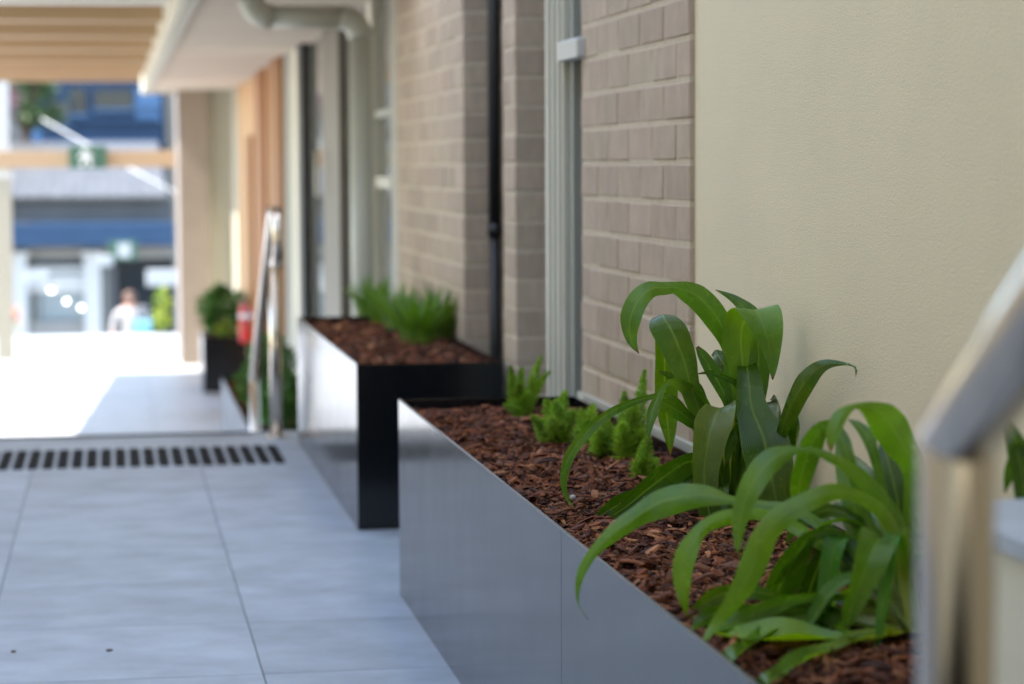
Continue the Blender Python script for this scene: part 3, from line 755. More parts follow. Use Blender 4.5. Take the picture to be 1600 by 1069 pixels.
# centre leaf coming forward
A([(1150,806,1168,806,.03),(1154,690,1180,690,.04),(1152,610,1183,608,.03),(1152,573,1181,569,.0),(1151,600,1190,598,-.04),(1151,640,1199,634,-.07),(1156,684,1227,672,-.10),(1161,715,1236,702,-.115),(1176,760,1240,752,-.125),(1196,806,1238,802,-.13),(1222,850,1224,850,-.13)], under=1, tilt=-.15, tint=.62, fold=.16, nl=56)
# small leaves to the left
A([(1132,806,8),(1104,690,12),(1078,657,20),(1057,641,25),(1038,631,18),(1024,627,2)], d=(0,-.04), tint=(.75,.85,1.1), tilt=.5)
A([(1134,806,8),(1112,668,15),(1097,632,24),(1078,611,24),(1060,600,17),(1046,597,10),(1035,606,9),(1027,624,14),(1020,642,18),(1015,664,12),(1011,693,1)], d=(0,-.10), tint=1.05, tilt=.35)
A([(1138,806,7),(1100,620,8),(1072,598,12),(1052,590,14),(1040,584,8),(1029,581,1)], d=(0,.02), tint=(.6,.7,.9), tilt=.5)
# long thin leaf sweeping left over the mulch
A([(1128,806,8),(1100,700,9),(1078,655,10),(1060,628,9),(1040,617,8),(1010,622,9),(982,631,11),(953,645,14),(925,667,17),(905,690,17),(890,712,16),(882,737,13),(881,763,9),(888,782,5),(899,796,1)], d=(0,-.05), tint=.85, tilt=.4, nl=60)
# low leaves
A([(1136,806,8),(1118,745,22),(1083,722,36),(1045,742,42),(1010,768,40),(982,790,30),(958,806,12),(945,818,2)], d=(0,-.12), tint=.6, tilt=.6, fold=.2)
A([(1134,808,8),(1070,770,20),(1030,765,30),(1000,776,32),(966,790,32),(943,803,22),(931,810,9),(925,813,3)], d=(0,-.04), tint=.5, tilt=.5)
# fibrous dried tip lying on the mulch
A([(934,806,7),(920,816,12),(909,826,9),(903,838,7),(911,849,4)], d=(-.05,-.10), tint=1.0, material='dead_leaf', nl=24, name='dried_leaf_tip', label='dried straw coloured leaf tip on the mulch')
A([(954,862,2),(975,856,4),(1000,852,5),(1023,850,1)], d=(-.3,-.3), tint=1.1, material='dead_leaf', nl=20, name='dried_leaf', label='pale dried leaf strip lying on the mulch')
A([(1148,806,7),(1150,700,9),(1149,662,13),(1144,685,17),(1138,706,13),(1135,724,3)], d=(0,-.05), tint=1.15, tilt=.3)
# front left leaf hanging dark
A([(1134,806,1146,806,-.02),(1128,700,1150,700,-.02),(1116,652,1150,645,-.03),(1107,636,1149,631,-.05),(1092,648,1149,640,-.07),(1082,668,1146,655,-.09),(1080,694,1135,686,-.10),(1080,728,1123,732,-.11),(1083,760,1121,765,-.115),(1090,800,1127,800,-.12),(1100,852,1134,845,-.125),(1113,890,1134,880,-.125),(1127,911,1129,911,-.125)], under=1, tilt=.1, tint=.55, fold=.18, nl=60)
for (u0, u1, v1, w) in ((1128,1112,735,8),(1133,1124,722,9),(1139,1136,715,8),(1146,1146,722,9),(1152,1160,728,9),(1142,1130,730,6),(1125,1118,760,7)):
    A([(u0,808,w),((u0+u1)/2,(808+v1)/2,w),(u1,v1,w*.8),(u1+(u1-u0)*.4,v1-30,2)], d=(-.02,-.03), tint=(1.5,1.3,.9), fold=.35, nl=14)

# ---- plant B, nearer, soft
bB = atZ(1436, 985, RIM-.03); B0 = (bB.x, bB.y)
pB = empty('lily_plant', bB, 'bright green low lily spreading over the planter rim beside the steel post', 'plant', 'lilies in the near planter')
def Bf(spec, **k):
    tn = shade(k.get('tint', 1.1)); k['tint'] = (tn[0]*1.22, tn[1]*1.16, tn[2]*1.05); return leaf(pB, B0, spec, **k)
rb = lambda dx=0, w=12: (1430+dx, 985, w)
# dark back blades
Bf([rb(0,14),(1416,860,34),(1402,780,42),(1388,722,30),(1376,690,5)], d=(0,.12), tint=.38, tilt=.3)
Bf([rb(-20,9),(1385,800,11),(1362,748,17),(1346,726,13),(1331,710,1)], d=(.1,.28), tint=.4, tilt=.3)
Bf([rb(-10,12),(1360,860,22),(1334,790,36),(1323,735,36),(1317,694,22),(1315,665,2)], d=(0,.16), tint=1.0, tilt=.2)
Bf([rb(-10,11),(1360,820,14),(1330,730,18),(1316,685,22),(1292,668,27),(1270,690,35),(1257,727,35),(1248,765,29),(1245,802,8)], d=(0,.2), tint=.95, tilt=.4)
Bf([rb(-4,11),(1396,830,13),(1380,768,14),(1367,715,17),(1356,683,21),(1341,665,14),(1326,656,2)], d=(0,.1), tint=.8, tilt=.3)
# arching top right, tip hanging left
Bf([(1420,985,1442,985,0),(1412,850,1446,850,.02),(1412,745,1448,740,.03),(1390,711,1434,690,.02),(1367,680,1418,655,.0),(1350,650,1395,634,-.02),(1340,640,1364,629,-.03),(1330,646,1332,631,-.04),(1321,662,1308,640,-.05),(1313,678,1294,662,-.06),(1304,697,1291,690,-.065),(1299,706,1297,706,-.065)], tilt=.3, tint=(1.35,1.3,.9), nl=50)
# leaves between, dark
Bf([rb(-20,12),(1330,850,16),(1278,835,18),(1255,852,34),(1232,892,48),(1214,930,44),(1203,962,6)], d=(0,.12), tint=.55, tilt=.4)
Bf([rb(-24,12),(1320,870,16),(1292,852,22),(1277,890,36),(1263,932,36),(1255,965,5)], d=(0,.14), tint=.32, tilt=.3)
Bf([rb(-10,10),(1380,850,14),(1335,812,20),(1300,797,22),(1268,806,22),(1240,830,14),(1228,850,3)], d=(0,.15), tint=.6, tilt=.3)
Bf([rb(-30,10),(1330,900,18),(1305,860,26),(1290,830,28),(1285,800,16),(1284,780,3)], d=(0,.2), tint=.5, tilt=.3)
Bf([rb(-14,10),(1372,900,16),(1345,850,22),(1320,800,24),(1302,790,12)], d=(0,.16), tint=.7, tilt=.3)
# long left leaf over the rim
Bf([(1420,980,1432,985,0),(1330,868,1344,852,.02),(1284,832,1296,818,.05),(1235,802,1240,788,.09),(1190,797,1192,782,.12),(1144,789,1142,774,.14),(1095,791,1104,757,.16),(1050,803,1062,755,.17),(1018,814,1028,765,.18),(988,830,997,787,.17),(960,848,962,813,.16),(936,866,934,842,.15),(918,892,909,876,.14),(906,922,899,908,.13),(905,945,901,940,.13),(920,968,919,969,.12)], tilt=.35, tint=1.05, nl=70, fold=.18)
# far left hanging bright leaf
Bf([(1418,985,1430,990,0),(1325,888,1340,870,.02),(1272,854,1284,838,.04),(1232,830,1240,812,.07),(1190,812,1194,795,.08),(1141,820,1136,796,.08),(1108,832,1098,812,.07),(1096,850,1074,835,.06),(1088,873,1056,862,.05),(1081,900,1051,897,.04),(1077,928,1058,932,.03),(1076,950,1068,955,.03),(1075,966,1074,966,.03)], tilt=.2, tint=(1.45,1.3,.85), nl=60, fold=.16)
# arch over to the left with glossy top
Bf([(1424,985,1440,985,0),(1398,840,1420,830,-.01),(1372,795,1396,780,-.02),(1335,752,1352,735,-.02),(1295,722,1302,708,-.02),(1254,706,1258,698,-.02),(1222,728,1208,697,-.03),(1203,750,1176,720,-.04),(1184,778,1155,757,-.05),(1171,805,1144,800,-.055),(1162,835,1144,835,-.06),(1156,858,1149,858,-.06),(1154,870,1153,870,-.06)], tilt=.45, tint=1.0, nl=60)
# big pale ribbed blade
Bf([(1424,985,1438,990,0),(1395,862,1415,850,-.03),(1370,808,1384,790,-.05),(1330,782,1338,764,-.07),(1296,786,1298,755,-.08),(1262,802,1250,772,-.09),(1232,822,1206,795,-.09),(1213,845,1178,828,-.09),(1201,880,1161,863,-.085),(1182,917,1146,905,-.08),(1157,948,1130,940,-.07),(1128,977,1110,972,-.06),(1106,999,1098,995,-.06),(1095,1007,1094,1006,-.06)], tilt=.3, tint=(1.4,1.25,1.1), nl=60, fold=.12)
# lower left tangle
Bf([rb(-30,10),(1260,945,14),(1180,925,22),(1142,926,28),(1116,934,32),(1099,944,22),(1080,952,3)], d=(0,.08), tint=.6, tilt=.4)
Bf([rb(-30,10),(1250,960,14),(1170,955,24),(1130,957,26),(1106,963,28),(1090,975,16),(1080,986,2)], d=(0,.0), tint=.75, tilt=.5)
Bf([rb(-6,9),(1360,942,10),(1300,932,12),(1246,936,16),(1203,950,27),(1163,966,29),(1130,979,18),(1108,990,2)], d=(0,-.03), tint=1.0, tilt=.4)
Bf([rb(-10,8),(1345,1000,9),(1315,984,12),(1280,966,13),(1240,951,15),(1205,942,10),(1190,938,2)], d=(0,.04), tint=1.0, tilt=.3)
Bf([rb(0,8),(1375,990,8),(1320,995,10),(1270,994,21),(1220,994,25),(1170,993,23),(1130,990,15),(1108,987,2)], d=(0,-.02), tint=(1.5,1.35,.9), tilt=.5)
Bf([rb(0,8),(1370,955,8),(1314,955,9),(1270,962,11),(1232,974,13),(1200,986,14),(1172,1004,16),(1141,1031,19),(1110,1066,18),(1090,1090,3)], d=(0,-.06), tint=1.0, tilt=.4)
Bf([rb(-10,7),(1395,992,8),(1347,996,11),(1304,1011,15),(1258,1028,18),(1223,1048,20),(1192,1070,18),(1165,1092,3)], d=(0,-.08), tint=1.0, tilt=.4)
# hanging leaf next to the post
Bf([(1418,985,1436,985,-.04),(1400,890,1432,880,-.05),(1372,845,1425,842,-.06),(1345,836,1411,837,-.08),(1338,850,1400,852,-.10),(1331,880,1386,876,-.115),(1323,913,1369,908,-.12),(1315,948,1348,950,-.125),(1317,970,1334,970,-.125),(1321,985,1323,985,-.125)], under=1, tilt=.2, tint=.85, nl=50, fold=.2)
for (u0, v0, u1, v1, w) in ((1428,985,1396,870,13),(1412,978,1372,898,13),(1390,990,1356,915,12),(1432,960,1404,850,12),(1440,940,1420,800,14),(1400,985,1340,965,9),(1424,985,1380,930,10),(1405,990,1362,985,8)):
    Bf([(u0,v0,w),((u0*2+u1)/3,(v0*2+v1)/3,w),((u0+u1*2)/3,(v0+v1*2)/3,w),(u1,v1,w*.7),(u1+(u1-u0)*.3,v1+(v1-v0)*.25,2)], d=(-.04,-.02), tint=(1.5,1.3,.8), fold=.3, nl=16)

def arch_leaf(plant, base, az, L, w, rise, tint, seed, dead=False):
    d = Vector((math.cos(az), math.sin(az), 0)); sd = Vector((-d.y, d.x, 0)); LP, RP = [], []
    for i in range(9):
        t = i/8; out = L*.85*(t+.15*t*t)/1.15; z = rise*math.sin(math.pi*min(1, .1+t*.95)**.9)-max(0, t-.45)**2*rise*.9
        p = base+d*out+Vector((0, 0, z-.02)); p.x = min(p.x, XLIM-.01)
        p.z = max(p.z, RIM-.02) if p.x > XL else p.z
        ww = w*(.28+.72*math.sin(math.pi*min(1, t*.95+.02))**.8)*(1-t**7); tw = .35*math.sin(seed+2.5*t)
        s2 = (sd*math.cos(tw)+Vector((0, 0, 1))*math.sin(tw))*ww*.5
        LP.append(p-s2); RP.append(p+s2)
    o = ribbon(LP, RP, 26, 8, .15, 1.0, seed).build('leaf', 'lily_leaf', plant, True); o.color = (*shade(tint), 1)
rf_ = random.Random(5)
for k in range(13):
    az = R(85+k*19+rf_.uniform(-14, 14)); arch_leaf(pB, Vector((bB.x-.03+rf_.uniform(-.04,.02), bB.y+rf_.uniform(-.05,.06), RIM-.03)), az, rf_.uniform(.14, .36), rf_.uniform(.018, .036), rf_.uniform(.03, .17), (rf_.uniform(.7,1.35), rf_.uniform(.8,1.3), .9), k+3)
for k in range(7):
    az = R(60+k*40+rf_.uniform(-12, 12)); arch_leaf(pA, Vector((bA.x+rf_.uniform(-.02,.02), bA.y+rf_.uniform(-.02,.04), RIM-.03)), az, rf_.uniform(.12, .2), rf_.uniform(.022, .034), rf_.uniform(.05, .12), rf_.uniform(.5, .9), k+40)
# ---- plant C, mostly behind the near steel post
bC = Vector((.98, 2.72, RIM-.03))
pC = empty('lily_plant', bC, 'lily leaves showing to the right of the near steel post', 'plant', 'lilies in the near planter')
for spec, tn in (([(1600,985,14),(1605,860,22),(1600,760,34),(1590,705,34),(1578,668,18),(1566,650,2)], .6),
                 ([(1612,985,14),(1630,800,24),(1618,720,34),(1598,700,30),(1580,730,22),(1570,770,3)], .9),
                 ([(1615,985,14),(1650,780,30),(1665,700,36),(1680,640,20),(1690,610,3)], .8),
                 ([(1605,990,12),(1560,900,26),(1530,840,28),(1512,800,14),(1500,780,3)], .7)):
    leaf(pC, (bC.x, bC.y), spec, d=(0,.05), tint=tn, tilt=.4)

# ---- foxtail ferns
def fern(u, v, plumes, label, seed):
    rnd = random.Random(seed); b = atZ(u, v, RIM-.03)
    t = empty('foxtail_fern', b, label, 'fern', 'foxtail ferns in the near planter')
    top_v = min(p[1] for p in plumes)
    extra = [(rnd.uniform(-30, 30), v-(v-top_v)*rnd.uniform(.35, .7), rnd.uniform(.017, .023), rnd.uniform(-.07, .07)) for k in range(2)]
    for (du, vt, rad, lean) in plumes+extra:
        top = atY(u+du, vt, b.y+lean)
        p0 = Vector((b.x+rnd.uniform(-.015, .015)+du*.3/900, b.y+rnd.uniform(-.03, .03), RIM-.04))
        mid = (p0+top)*.5+Vector((rnd.uniform(-.01,.01)-(top.x-p0.x)*.2, rnd.uniform(-.01,.01), (top.z-p0.z)*.08))
        m = MB(); L = (top-p0).length
        n = int(1500*L/.12*.55); rad *= 1.6
        for i in range(n):
            s = rnd.random()**.85
            c = p0*(1-s)**2+mid*2*s*(1-s)+top*s*s
            ax = ((mid-p0)*(1-s)+(top-mid)*s).normalized()
            an = rnd.uniform(0, 6.28); q = ax.orthogonal().normalized(); q = (Matrix.Rotation(an, 3, ax) @ q)
            rr = rad*(1.02-s**2.2*.85)*rnd.uniform(.55, 1.12)*(.55+.45*min(1, s*4))
            dirn = (q+ax*rnd.uniform(.15, .75)).normalized()
            tip = c+dirn*rr+Vector((0, 0, rnd.uniform(0, .1)*rr)); wv = dirn.cross(Vector((rnd.uniform(-1,1), rnd.uniform(-1,1), rnd.uniform(-1,1)))).normalized()*.0011
            st = c+dirn*rr*.12; md = st.lerp(tip, .55)
            k = len(m.v); m.v += [st, md+wv, tip, md-wv]; m.f.append((k, k+1, k+2, k+3))
        m.tube([p0, mid*.5+p0*.25+top*.25, top], [.0018, .0014, .0006], 5)
        m.uv = [(0, 0)]*len(m.v)
        m.build('plume', 'fern', t)
    return t
fern(812, 650, [(-14,572,.017,.03),(4,574,.017,.05),(34,556,.015,.08),(-26,632,.014,-.05),(14,612,.022,-.02),(48,580,.018,.06)], 'foxtail fern farthest back, against the black planter end', 11)
fern(868, 695, [(-38,650,.018,-.05),(-16,625,.024,.02),(0,628,.026,-.05),(16,612,.022,.06),(30,640,.02,.0),(-6,655,.026,-.08)], 'rounded foxtail fern in the middle of the mulch', 12)
fern(918, 702, [(-12,640,.022,.05),(10,632,.02,.06),(2,655,.022,0),(22,660,.02,-.02)], 'foxtail fern behind the long drooping lily leaf', 13)
fern(948, 718, [(0,655,.024,-.03),(-12,672,.02,-.04),(12,668,.02,.0)], 'short foxtail fern left of the tall plume', 14)
fern(978, 722, [(-2,612,.02,.02),(30,578,.017,.05),(14,630,.026,-.02),(-6,660,.024,-.04),(24,668,.02,0)], 'foxtail fern with the tallest plume before the brick pier', 15)
fern(1012, 748, [(2,680,.017,-.02),(14,716,.014,.03),(-3,700,.016,0)], 'small foxtail fern beside the hanging lily leaf tips', 16)

# ---- grassy plants in the second planter
def grass(pos, n, h, spread, label, seed, mt='grass_leaf', wd=.0045, cat='plant', group='grassy plants', name='grassy_plant', tint=1.0):
    rnd = random.Random(seed); t = empty(name, pos, label, cat, group); p = Vector(pos)
    m = MB(); m.uv = []
    for i in range(n):
        an = rnd.uniform(0, 6.28); r0 = rnd.random()*.035*spread/.1; b = p+Vector((r0*math.cos(an), r0*math.sin(an), -.01))
        an += rnd.gauss(0, .5); hh = h*rnd.uniform(.55, 1.1); out = spread*rnd.uniform(.15, 1.1)*hh/h
        dr = Vector((math.cos(an), math.sin(an), 0)); sd = Vector((-dr.y, dr.x, 0)); k0 = len(m.v)
        droop = rnd.uniform(.0, .5)
        for j in range(6):
            s = j/5; c = b+dr*(out*s**1.6)+Vector((0, 0, hh*(s-droop*s**3*.6))); w = wd*(1-s**2.5)*(1 if j else .7)
            m.v += [c-sd*w, c+sd*w]; m.uv += [(0.1, s*.97), (.9, s*.97)]
        for j in range(5):
            q = k0+2*j; m.f.append((q, q+1, q+3, q+2))
    o = m.build('blades', mt, t, True); o['kind'] = 'stuff'; o.color = (*shade(tint), 1)
    return t
for i, (u, v, n, h, sp, lab) in enumerate(((655, 541, 100, .23, .17, 'grassy plant nearest the front rim of its planter'),
        (684, 533, 80, .23, .18, 'dark grassy plant against the wide brick pier'),
        (630, 522, 80, .21, .16, 'grassy plant in the middle of its row'),
        (604, 512, 80, .20, .15, 'grassy plant in the row just before the last'),
        (582, 503, 80, .22, .15, 'grassy plant at the far end of its planter'))):
    p = atZ(u, v, RIM-.03); grass((p.x, p.y, RIM-.03), n, h, sp, lab, 20+i, wd=.0075, tint=(1, 1.05, .9) if i != 1 else .55)
# leafy plants in the planter beside the stairs and in the far planter
def bush(pos, r, hgt, n, ls, label, seed, mats=('far_leaf',), name='leafy_shrub', stem=True, cat='shrub'):
    rnd = random.Random(seed); p = Vector(pos); t = empty(name, pos, label, cat)
    ms = {k: MB() for k in mats}
    for k in mats: ms[k].uv = []
    for i in range(n):
        a = rnd.uniform(0, 6.28); s = rnd.random()**.5; zz = rnd.random()
        lump = .75+.5*mnoise.noise(Vector((math.cos(a)*1.3, math.sin(a)*1.3, zz*2+seed)))
        rad = r*s*lump*math.sqrt(max(.08, 1-(2*zz-.9)**2))
        c = p+Vector((rad*math.cos(a), rad*math.sin(a), hgt*(.12+.88*zz)))
        d = Vector((math.cos(a)*.8+rnd.gauss(0,.5), math.sin(a)*.8+rnd.gauss(0,.5), rnd.gauss(.35,.5))).normalized()
        w = d.cross(Vector((rnd.gauss(0,1), rnd.gauss(0,1), rnd.gauss(0,1)))).normalized()
        L = ls*rnd.uniform(.6, 1.3); m = ms[mats[rnd.randrange(len(mats))]]; k = len(m.v)
        nn = d.cross(w)*L*.12
        m.v += [c, c+d*L*.5+w*L*.24+nn, c+d*L, c+d*L*.5-w*L*.24+nn]; m.f.append((k, k+1, k+2, k+3)); m.uv += [(0,0)]*4
    for k in mats:
        o = ms[k].build('foliage', k, t); o['kind'] = 'stuff'
    if stem:
        m = MB()
        for i in range(5):
            a = i*1.26; m.tube([p+Vector((0,0,-.02)), p+Vector((.15*r*math.cos(a), .15*r*math.sin(a), hgt*.4)), p+Vector((.55*r*math.cos(a), .55*r*math.sin(a), hgt*.85))], [r*.05, r*.035, r*.01], 6)
        m.build('stems', 'bark', t)
    return t
mat('bush_leaf', (0.06, 0.17, 0.02), 0.45, var=0.1, trans=0.25, noise=(6, 0.35, 3))
p = atY(330, 560, c4.y+.35); bush((c4.x+.17, c4.y+.3, LOW+.46), .26, .42, 900, .07, 'round green bush growing in the square far planter', 31, ('bush_leaf',))
bush((c4.x+.22, c4.y+.08, LOW+.45), .11, .14, 160, .05, 'small bright green plant at the front of the far planter', 32, ('lime_leaf', 'bush_leaf'))
for i, (u, Yq, hh, lab) in enumerate(((412, 14.4, .34, 'leafy green plant seen between the rear handrail posts'), (447, 13.2, .34, 'leafy green plant right of the rear handrail post'), (425, 15.8, .36, 'leafy green plant farthest along the stair planter'))):
    q = atY(u, 640, Yq); bush((q.x, Yq, LOW+.46), .16, hh, 420, .07, lab, 40+i, ('bush_leaf',))

# ================================================================ HANDRAILS
def bend(p, q, w, rad, n=5):
    """rounded corner at q between p and w"""
    p, q, w = Vector(p), Vector(q), Vector(w); a = q+(p-q).normalized()*rad; b = q+(w-q).normalized()*rad
    return [a*(1-t)**2+q*2*t*(1-t)+b*t*t for t in [i/n for i in range(n+1)]]
def handrail_near():
    half = .0265; Yp = 1.58
    X = atY(1496, 700, Yp).x; zt = atY(1496, 684, Yp).z
    t = empty('handrail', (X, Yp, 0), 'blurred steel handrail post and sloping rail closest to the camera', 'handrail', 'steel handrails')
    SL = .62; dy = .62; e = Vector((0, -1, SL)).normalized()
    c = Vector((X, Yp, zt))
    full = MB().tube([(X, Yp, .008), c, c+e*.75], half, 40)
    # split at the mitre ring: post below, rail above
    n = 40
    post = MB(); post.v = full.v[:2*n]; post.f = [f for f in full.f if all(i < 2*n for i in f)]
    rail = MB(); rail.v = full.v[n:]; rail.f = [tuple(i-n for i in f) for f in full.f if all(i >= n for i in f)]
    def sm(o):
        for p in o.data.polygons: p.use_smooth = len(p.vertices) == 4
        return o
    sm(post.build('post', 'steel', t, True)); sm(rail.build('sloping_rail', 'steel', t, True))
    ring = [v for v in full.v[n:2*n]]; m = MB()
    MB().lathe([(.046,.0005),(.046,.004),(.03,.008)], (X, Yp, 0), 28).build('base_plate', 'steel', t, True)
    return t
handrail_near()
def handrail_far():
    Yn = EDGE-.02; X = atY(431, 600, Yn).x; h = .024
    t = empty('handrail', (X, Yn, 0), 'slim tubular steel handrail with looped end at the top of the stairs', 'handrail', 'steel handrails')
    Yf = 11.2; zf = atY(388, 592, Yf).z; Xf = X
    ztop = atY(427, 330, Yn).z
    yl = Yn-.24; A_, B_, C_, D_ = (X, Yf, zf), (X, Yn+.06, ztop), (X, yl, ztop), (X, yl, ztop-.2)
    path = [Vector(A_)]+bend(A_, B_, C_, .05)+bend(B_, C_, D_, .09)+bend(C_, D_, (X, Yn, ztop-.2), .09)+[Vector((X, Yn, ztop-.2))]
    MB().tube(path, h, 18).build('rail', 'steel', t, True)
    MB().tube([(X, Yn, .008), (X, Yn, ztop-.2)], h, 18).build('post', 'steel', t, True)
    MB().tube([(X, Yf, LOW), (X, Yf, zf)], h, 18).build('post', 'steel', t, True)
    MB().lathe([(.044,.001),(.044,.005),(.03,.009)], (X, Yn, 0), 20).build('base_plate', 'steel', t, True)
handrail_far()
# low stair side wall behind the near post
q = atY(1540, 815, 2.3)
sw = empty('stair_side_wall', (q.x+.1, 2.2, 0), 'low pale plinth showing right of the near steel post', 'low wall')
box('plinth', 'cream_paint', (q.x, WALL+.01, 1.9, 2.44, 0, q.z-.02), sw)
box('capping', 'tile', (q.x-.01, WALL+.01, 1.89, 2.45, q.z-.0195, q.z), sw, bevel=.002)

# fire extinguisher on the wall
q = atX(384, 535, 1.09)
fe = empty('fire_extinguisher', (q.x, q.y, q.z), 'red fire extinguisher hung on the wall by the timber screen', 'fire extinguisher')
MB().lathe([(.045,0),(.052,.012),(.052,.27),(.042,.30),(.018,.325)], q, 20).build('cylinder', 'red_paint', fe, True)
MB().lathe([(.0528,.20),(.0528,.24)], q, 20).build('label_band', 'white_paint', fe, True)
MB().lathe([(.018,.325),(.018,.345)], q, 12).box(q.x-.012, q.x+.012, q.y-.08, q.y+.03, q.z+.345, q.z+.36).build('valve_handle', 'black_metal', fe)
MB().tube([q+Vector((0,-.02,.34)), q+Vector((0,-.09,.30)), q+Vector((0,-.085,.12))], .009, 8).build('hose', 'black_metal', fe, True)

# ================================================================ FAR END: street, shops, tree, person
SY = 42.0
def sx(u, Y=SY): return atY(u, 400, Y).x
def sz(v, Y=SY): return atY(150, v, Y).z
shop = empty('shop_building', (0, SY, STREET), 'low shop with grey fascia and blue awning across the street', 'building')
box('wall', 'shop_wall', (sx(160)-.02, 7, SY, SY+.25, sz(405), sz(384)), shop)
box('wall', 'shop_wall', (-9, sx(160)-.03, SY, SY+.25, sz(405), sz(384)), shop)
for u0, u1 in ((19, 42), (131, 157)):
    pz = box('pilaster', 'far_white', (sx(u0), sx(u1), SY-.18, SY+.1, STREET+.13, sz(400)), shop, bevel=.01)
    box('cap', 'far_white', (sx(u0-4), sx(u1+3), SY-.22, SY+.1, sz(400)+.002, sz(392)), pz)
win = box('shop_window', 'shop_glass', (sx(42)+.002, sx(131)-.002, SY+.04, SY+.07, sz(500), sz(425)), shop)
box('frame', 'far_white', (sx(42)+.002, sx(131)-.002, SY-.02, SY+.10, sz(424), sz(416)), win)
box('frame', 'far_white', (sx(42)+.002, sx(131)-.002, SY-.02, SY+.10, sz(456), sz(430)), win)
box('panel', 'fascia_grey', (sx(48), sx(62), SY+.02, SY+.039, sz(498), sz(445)), win)
box('plinth', 'shop_wall', (sx(42)+.002, sx(131)-.002, SY-.05, SY+.2, STREET+.13, sz(501)), shop)
box('transom_window', 'window_dark', (sx(42), sx(131), SY+.02, SY+.05, sz(415.5), sz(405.5)), shop)
box('doorway', 'window_dark', (sx(157.5), sx(300), SY+.5, SY+.55, STREET+.13, sz(405.5)), shop)
box('door_leaf', 'fascia_grey', (sx(158), sx(182), SY+.02, SY+.07, STREET+.13, sz(415)), shop)
box('side_pier', 'shop_wall', (sx(272), 7, SY-.1, SY+.3, STREET+.13, sz(405)), shop)
box('side_pier', 'shop_wall', (-9, sx(16), SY-.05, SY+.3, STREET+.13, sz(405)), shop)
box('awning', 'awning_blue', (-6.0, sx(272), SY-.42, SY-.11, sz(384), sz(347)), shop, bevel=.02)
box('fascia', 'fascia_grey', (-9, sx(270), SY-.1, SY+.3, sz(346)+.002, sz(312)), shop)
rf = MB().prism([(SY-.3, sz(312)+.003), (SY-.3, sz(310)+.03), (SY+7, sz(225)+.1), (SY+7, sz(228))], 'x', -9, sx(262)).build('roof', 'roof_grey', shop)
m = MB()
for k in range(40):
    x = -6+k*.19
    if x > sx(262)-.05: break
    m.prism([(SY-.3, sz(310)+.031), (SY-.3, sz(310)+.06), (SY+7, sz(225)+.13), (SY+7, sz(225)+.101)], 'x', x, x+.06)
m.build('roof_ribs', 'roof_grey', rf)
for (u, v, lab) in ((80, 454, 'round glowing ball added as a glint in the shop window, highest of three'), (104, 471, 'round ball added as a glint in the shop window, middle of three'), (127, 481, 'round glowing ball added as a glint in the shop window, lowest of three')):
    q = atY(u, v, SY-.1); t = empty('window_glint', q, lab, 'glint', 'glints added in the shop window')  # added glowing balls stand in for bright glints; their cords are made up
    MB().lathe([(.003,-.018),(.014,-.011),(.018,0),(.014,.011),(.003,.018)], q, 12).build('glow_ball', 'glint_glow', t, True)
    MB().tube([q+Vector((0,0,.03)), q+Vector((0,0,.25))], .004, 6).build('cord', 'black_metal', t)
gs = empty('shop_sign', (sx(192), SY-1.2, sz(405)), 'green hanging sign under the blue awning', 'sign')
q0 = atY(170, 407, SY-1.2); q1 = atY(214, 376, SY-1.2)
box('board', 'green_sign', (q0.x, q1.x, SY-1.25, SY-1.2, q0.z, q1.z), gs, bevel=.01)
q0 = atY(184, 402, SY-1.2); q1 = atY(204, 380, SY-1.2)
box('pale_patch', 'far_white', (q0.x, q1.x, SY-1.256, SY-1.2505, q0.z, q1.z), gs)
for (u0, v0, u1, v1, Yb, lab) in ((38, 444, 76, 425, 38.0, 'white board hanging before the shop window'), (152, 416, 176, 399, 39.0, 'short white bracket board beside the shop pilaster'), (229, 447, 276, 421, 37.0, 'white board sunlit before the dark doorway')):
    q0 = atY(u0, v0, Yb); q1 = atY(u1, v1, Yb); t = empty('sign_board', ((q0.x+q1.x)/2, Yb, STREET), lab, 'sign')
    box('board', 'far_white', (q0.x, q1.x, Yb, Yb+.04, q0.z, q1.z), t, bevel=.01)
    xm = (q0.x+q1.x)/2; box('post', 'grey_frame', (xm-.02, xm+.02, Yb+.041, Yb+.08, STREET, q1.z-.02), t)

# blue upper building behind
BY = 56.0
bb = empty('blue_building', (0, BY, STREET), 'dark blue building with windows behind the shop roof', 'building')
zt, zb = atY(150, 60, BY).z, STREET
box('wall', 'blue_wall', (atY(48, 180, BY).x, atY(258, 180, BY).x, BY, BY+6, zb, zt), bb)
def bwin(u0, v0, u1, v1, mm, name='window', dy=-.03):
    a = atY(u0, v1, BY); b = atY(u1, v0, BY); o = box(name, mm, (a.x, b.x, BY+dy, BY+.02, a.z, b.z), bb)
    return o, a, b
for (u0, v0, u1, v1, mm) in ((212, 138, 250, 163, 'blue_pale'), (212, 166, 250, 186, 'blue_pale'), (148, 142, 207, 170, 'window_dark'), (112, 140, 134, 178, 'window_dark'), (78, 160, 108, 196, 'roof_grey')):
    o, a, b = bwin(u0, v0, u1, v1, mm); box('sill', 'blue_pale', (a.x-.05, b.x+.05, BY-.10, BY+.02, a.z-.06, a.z-.002), o)
bwin(62, 219, 246, 231, 'blue_pale', 'ledge', -.4)
bwin(50, 203, 64, 231, 'blue_pale', 'corner_panel', -.06)
bwin(80, 186, 246, 191, 'awning_blue', 'band', -.12)
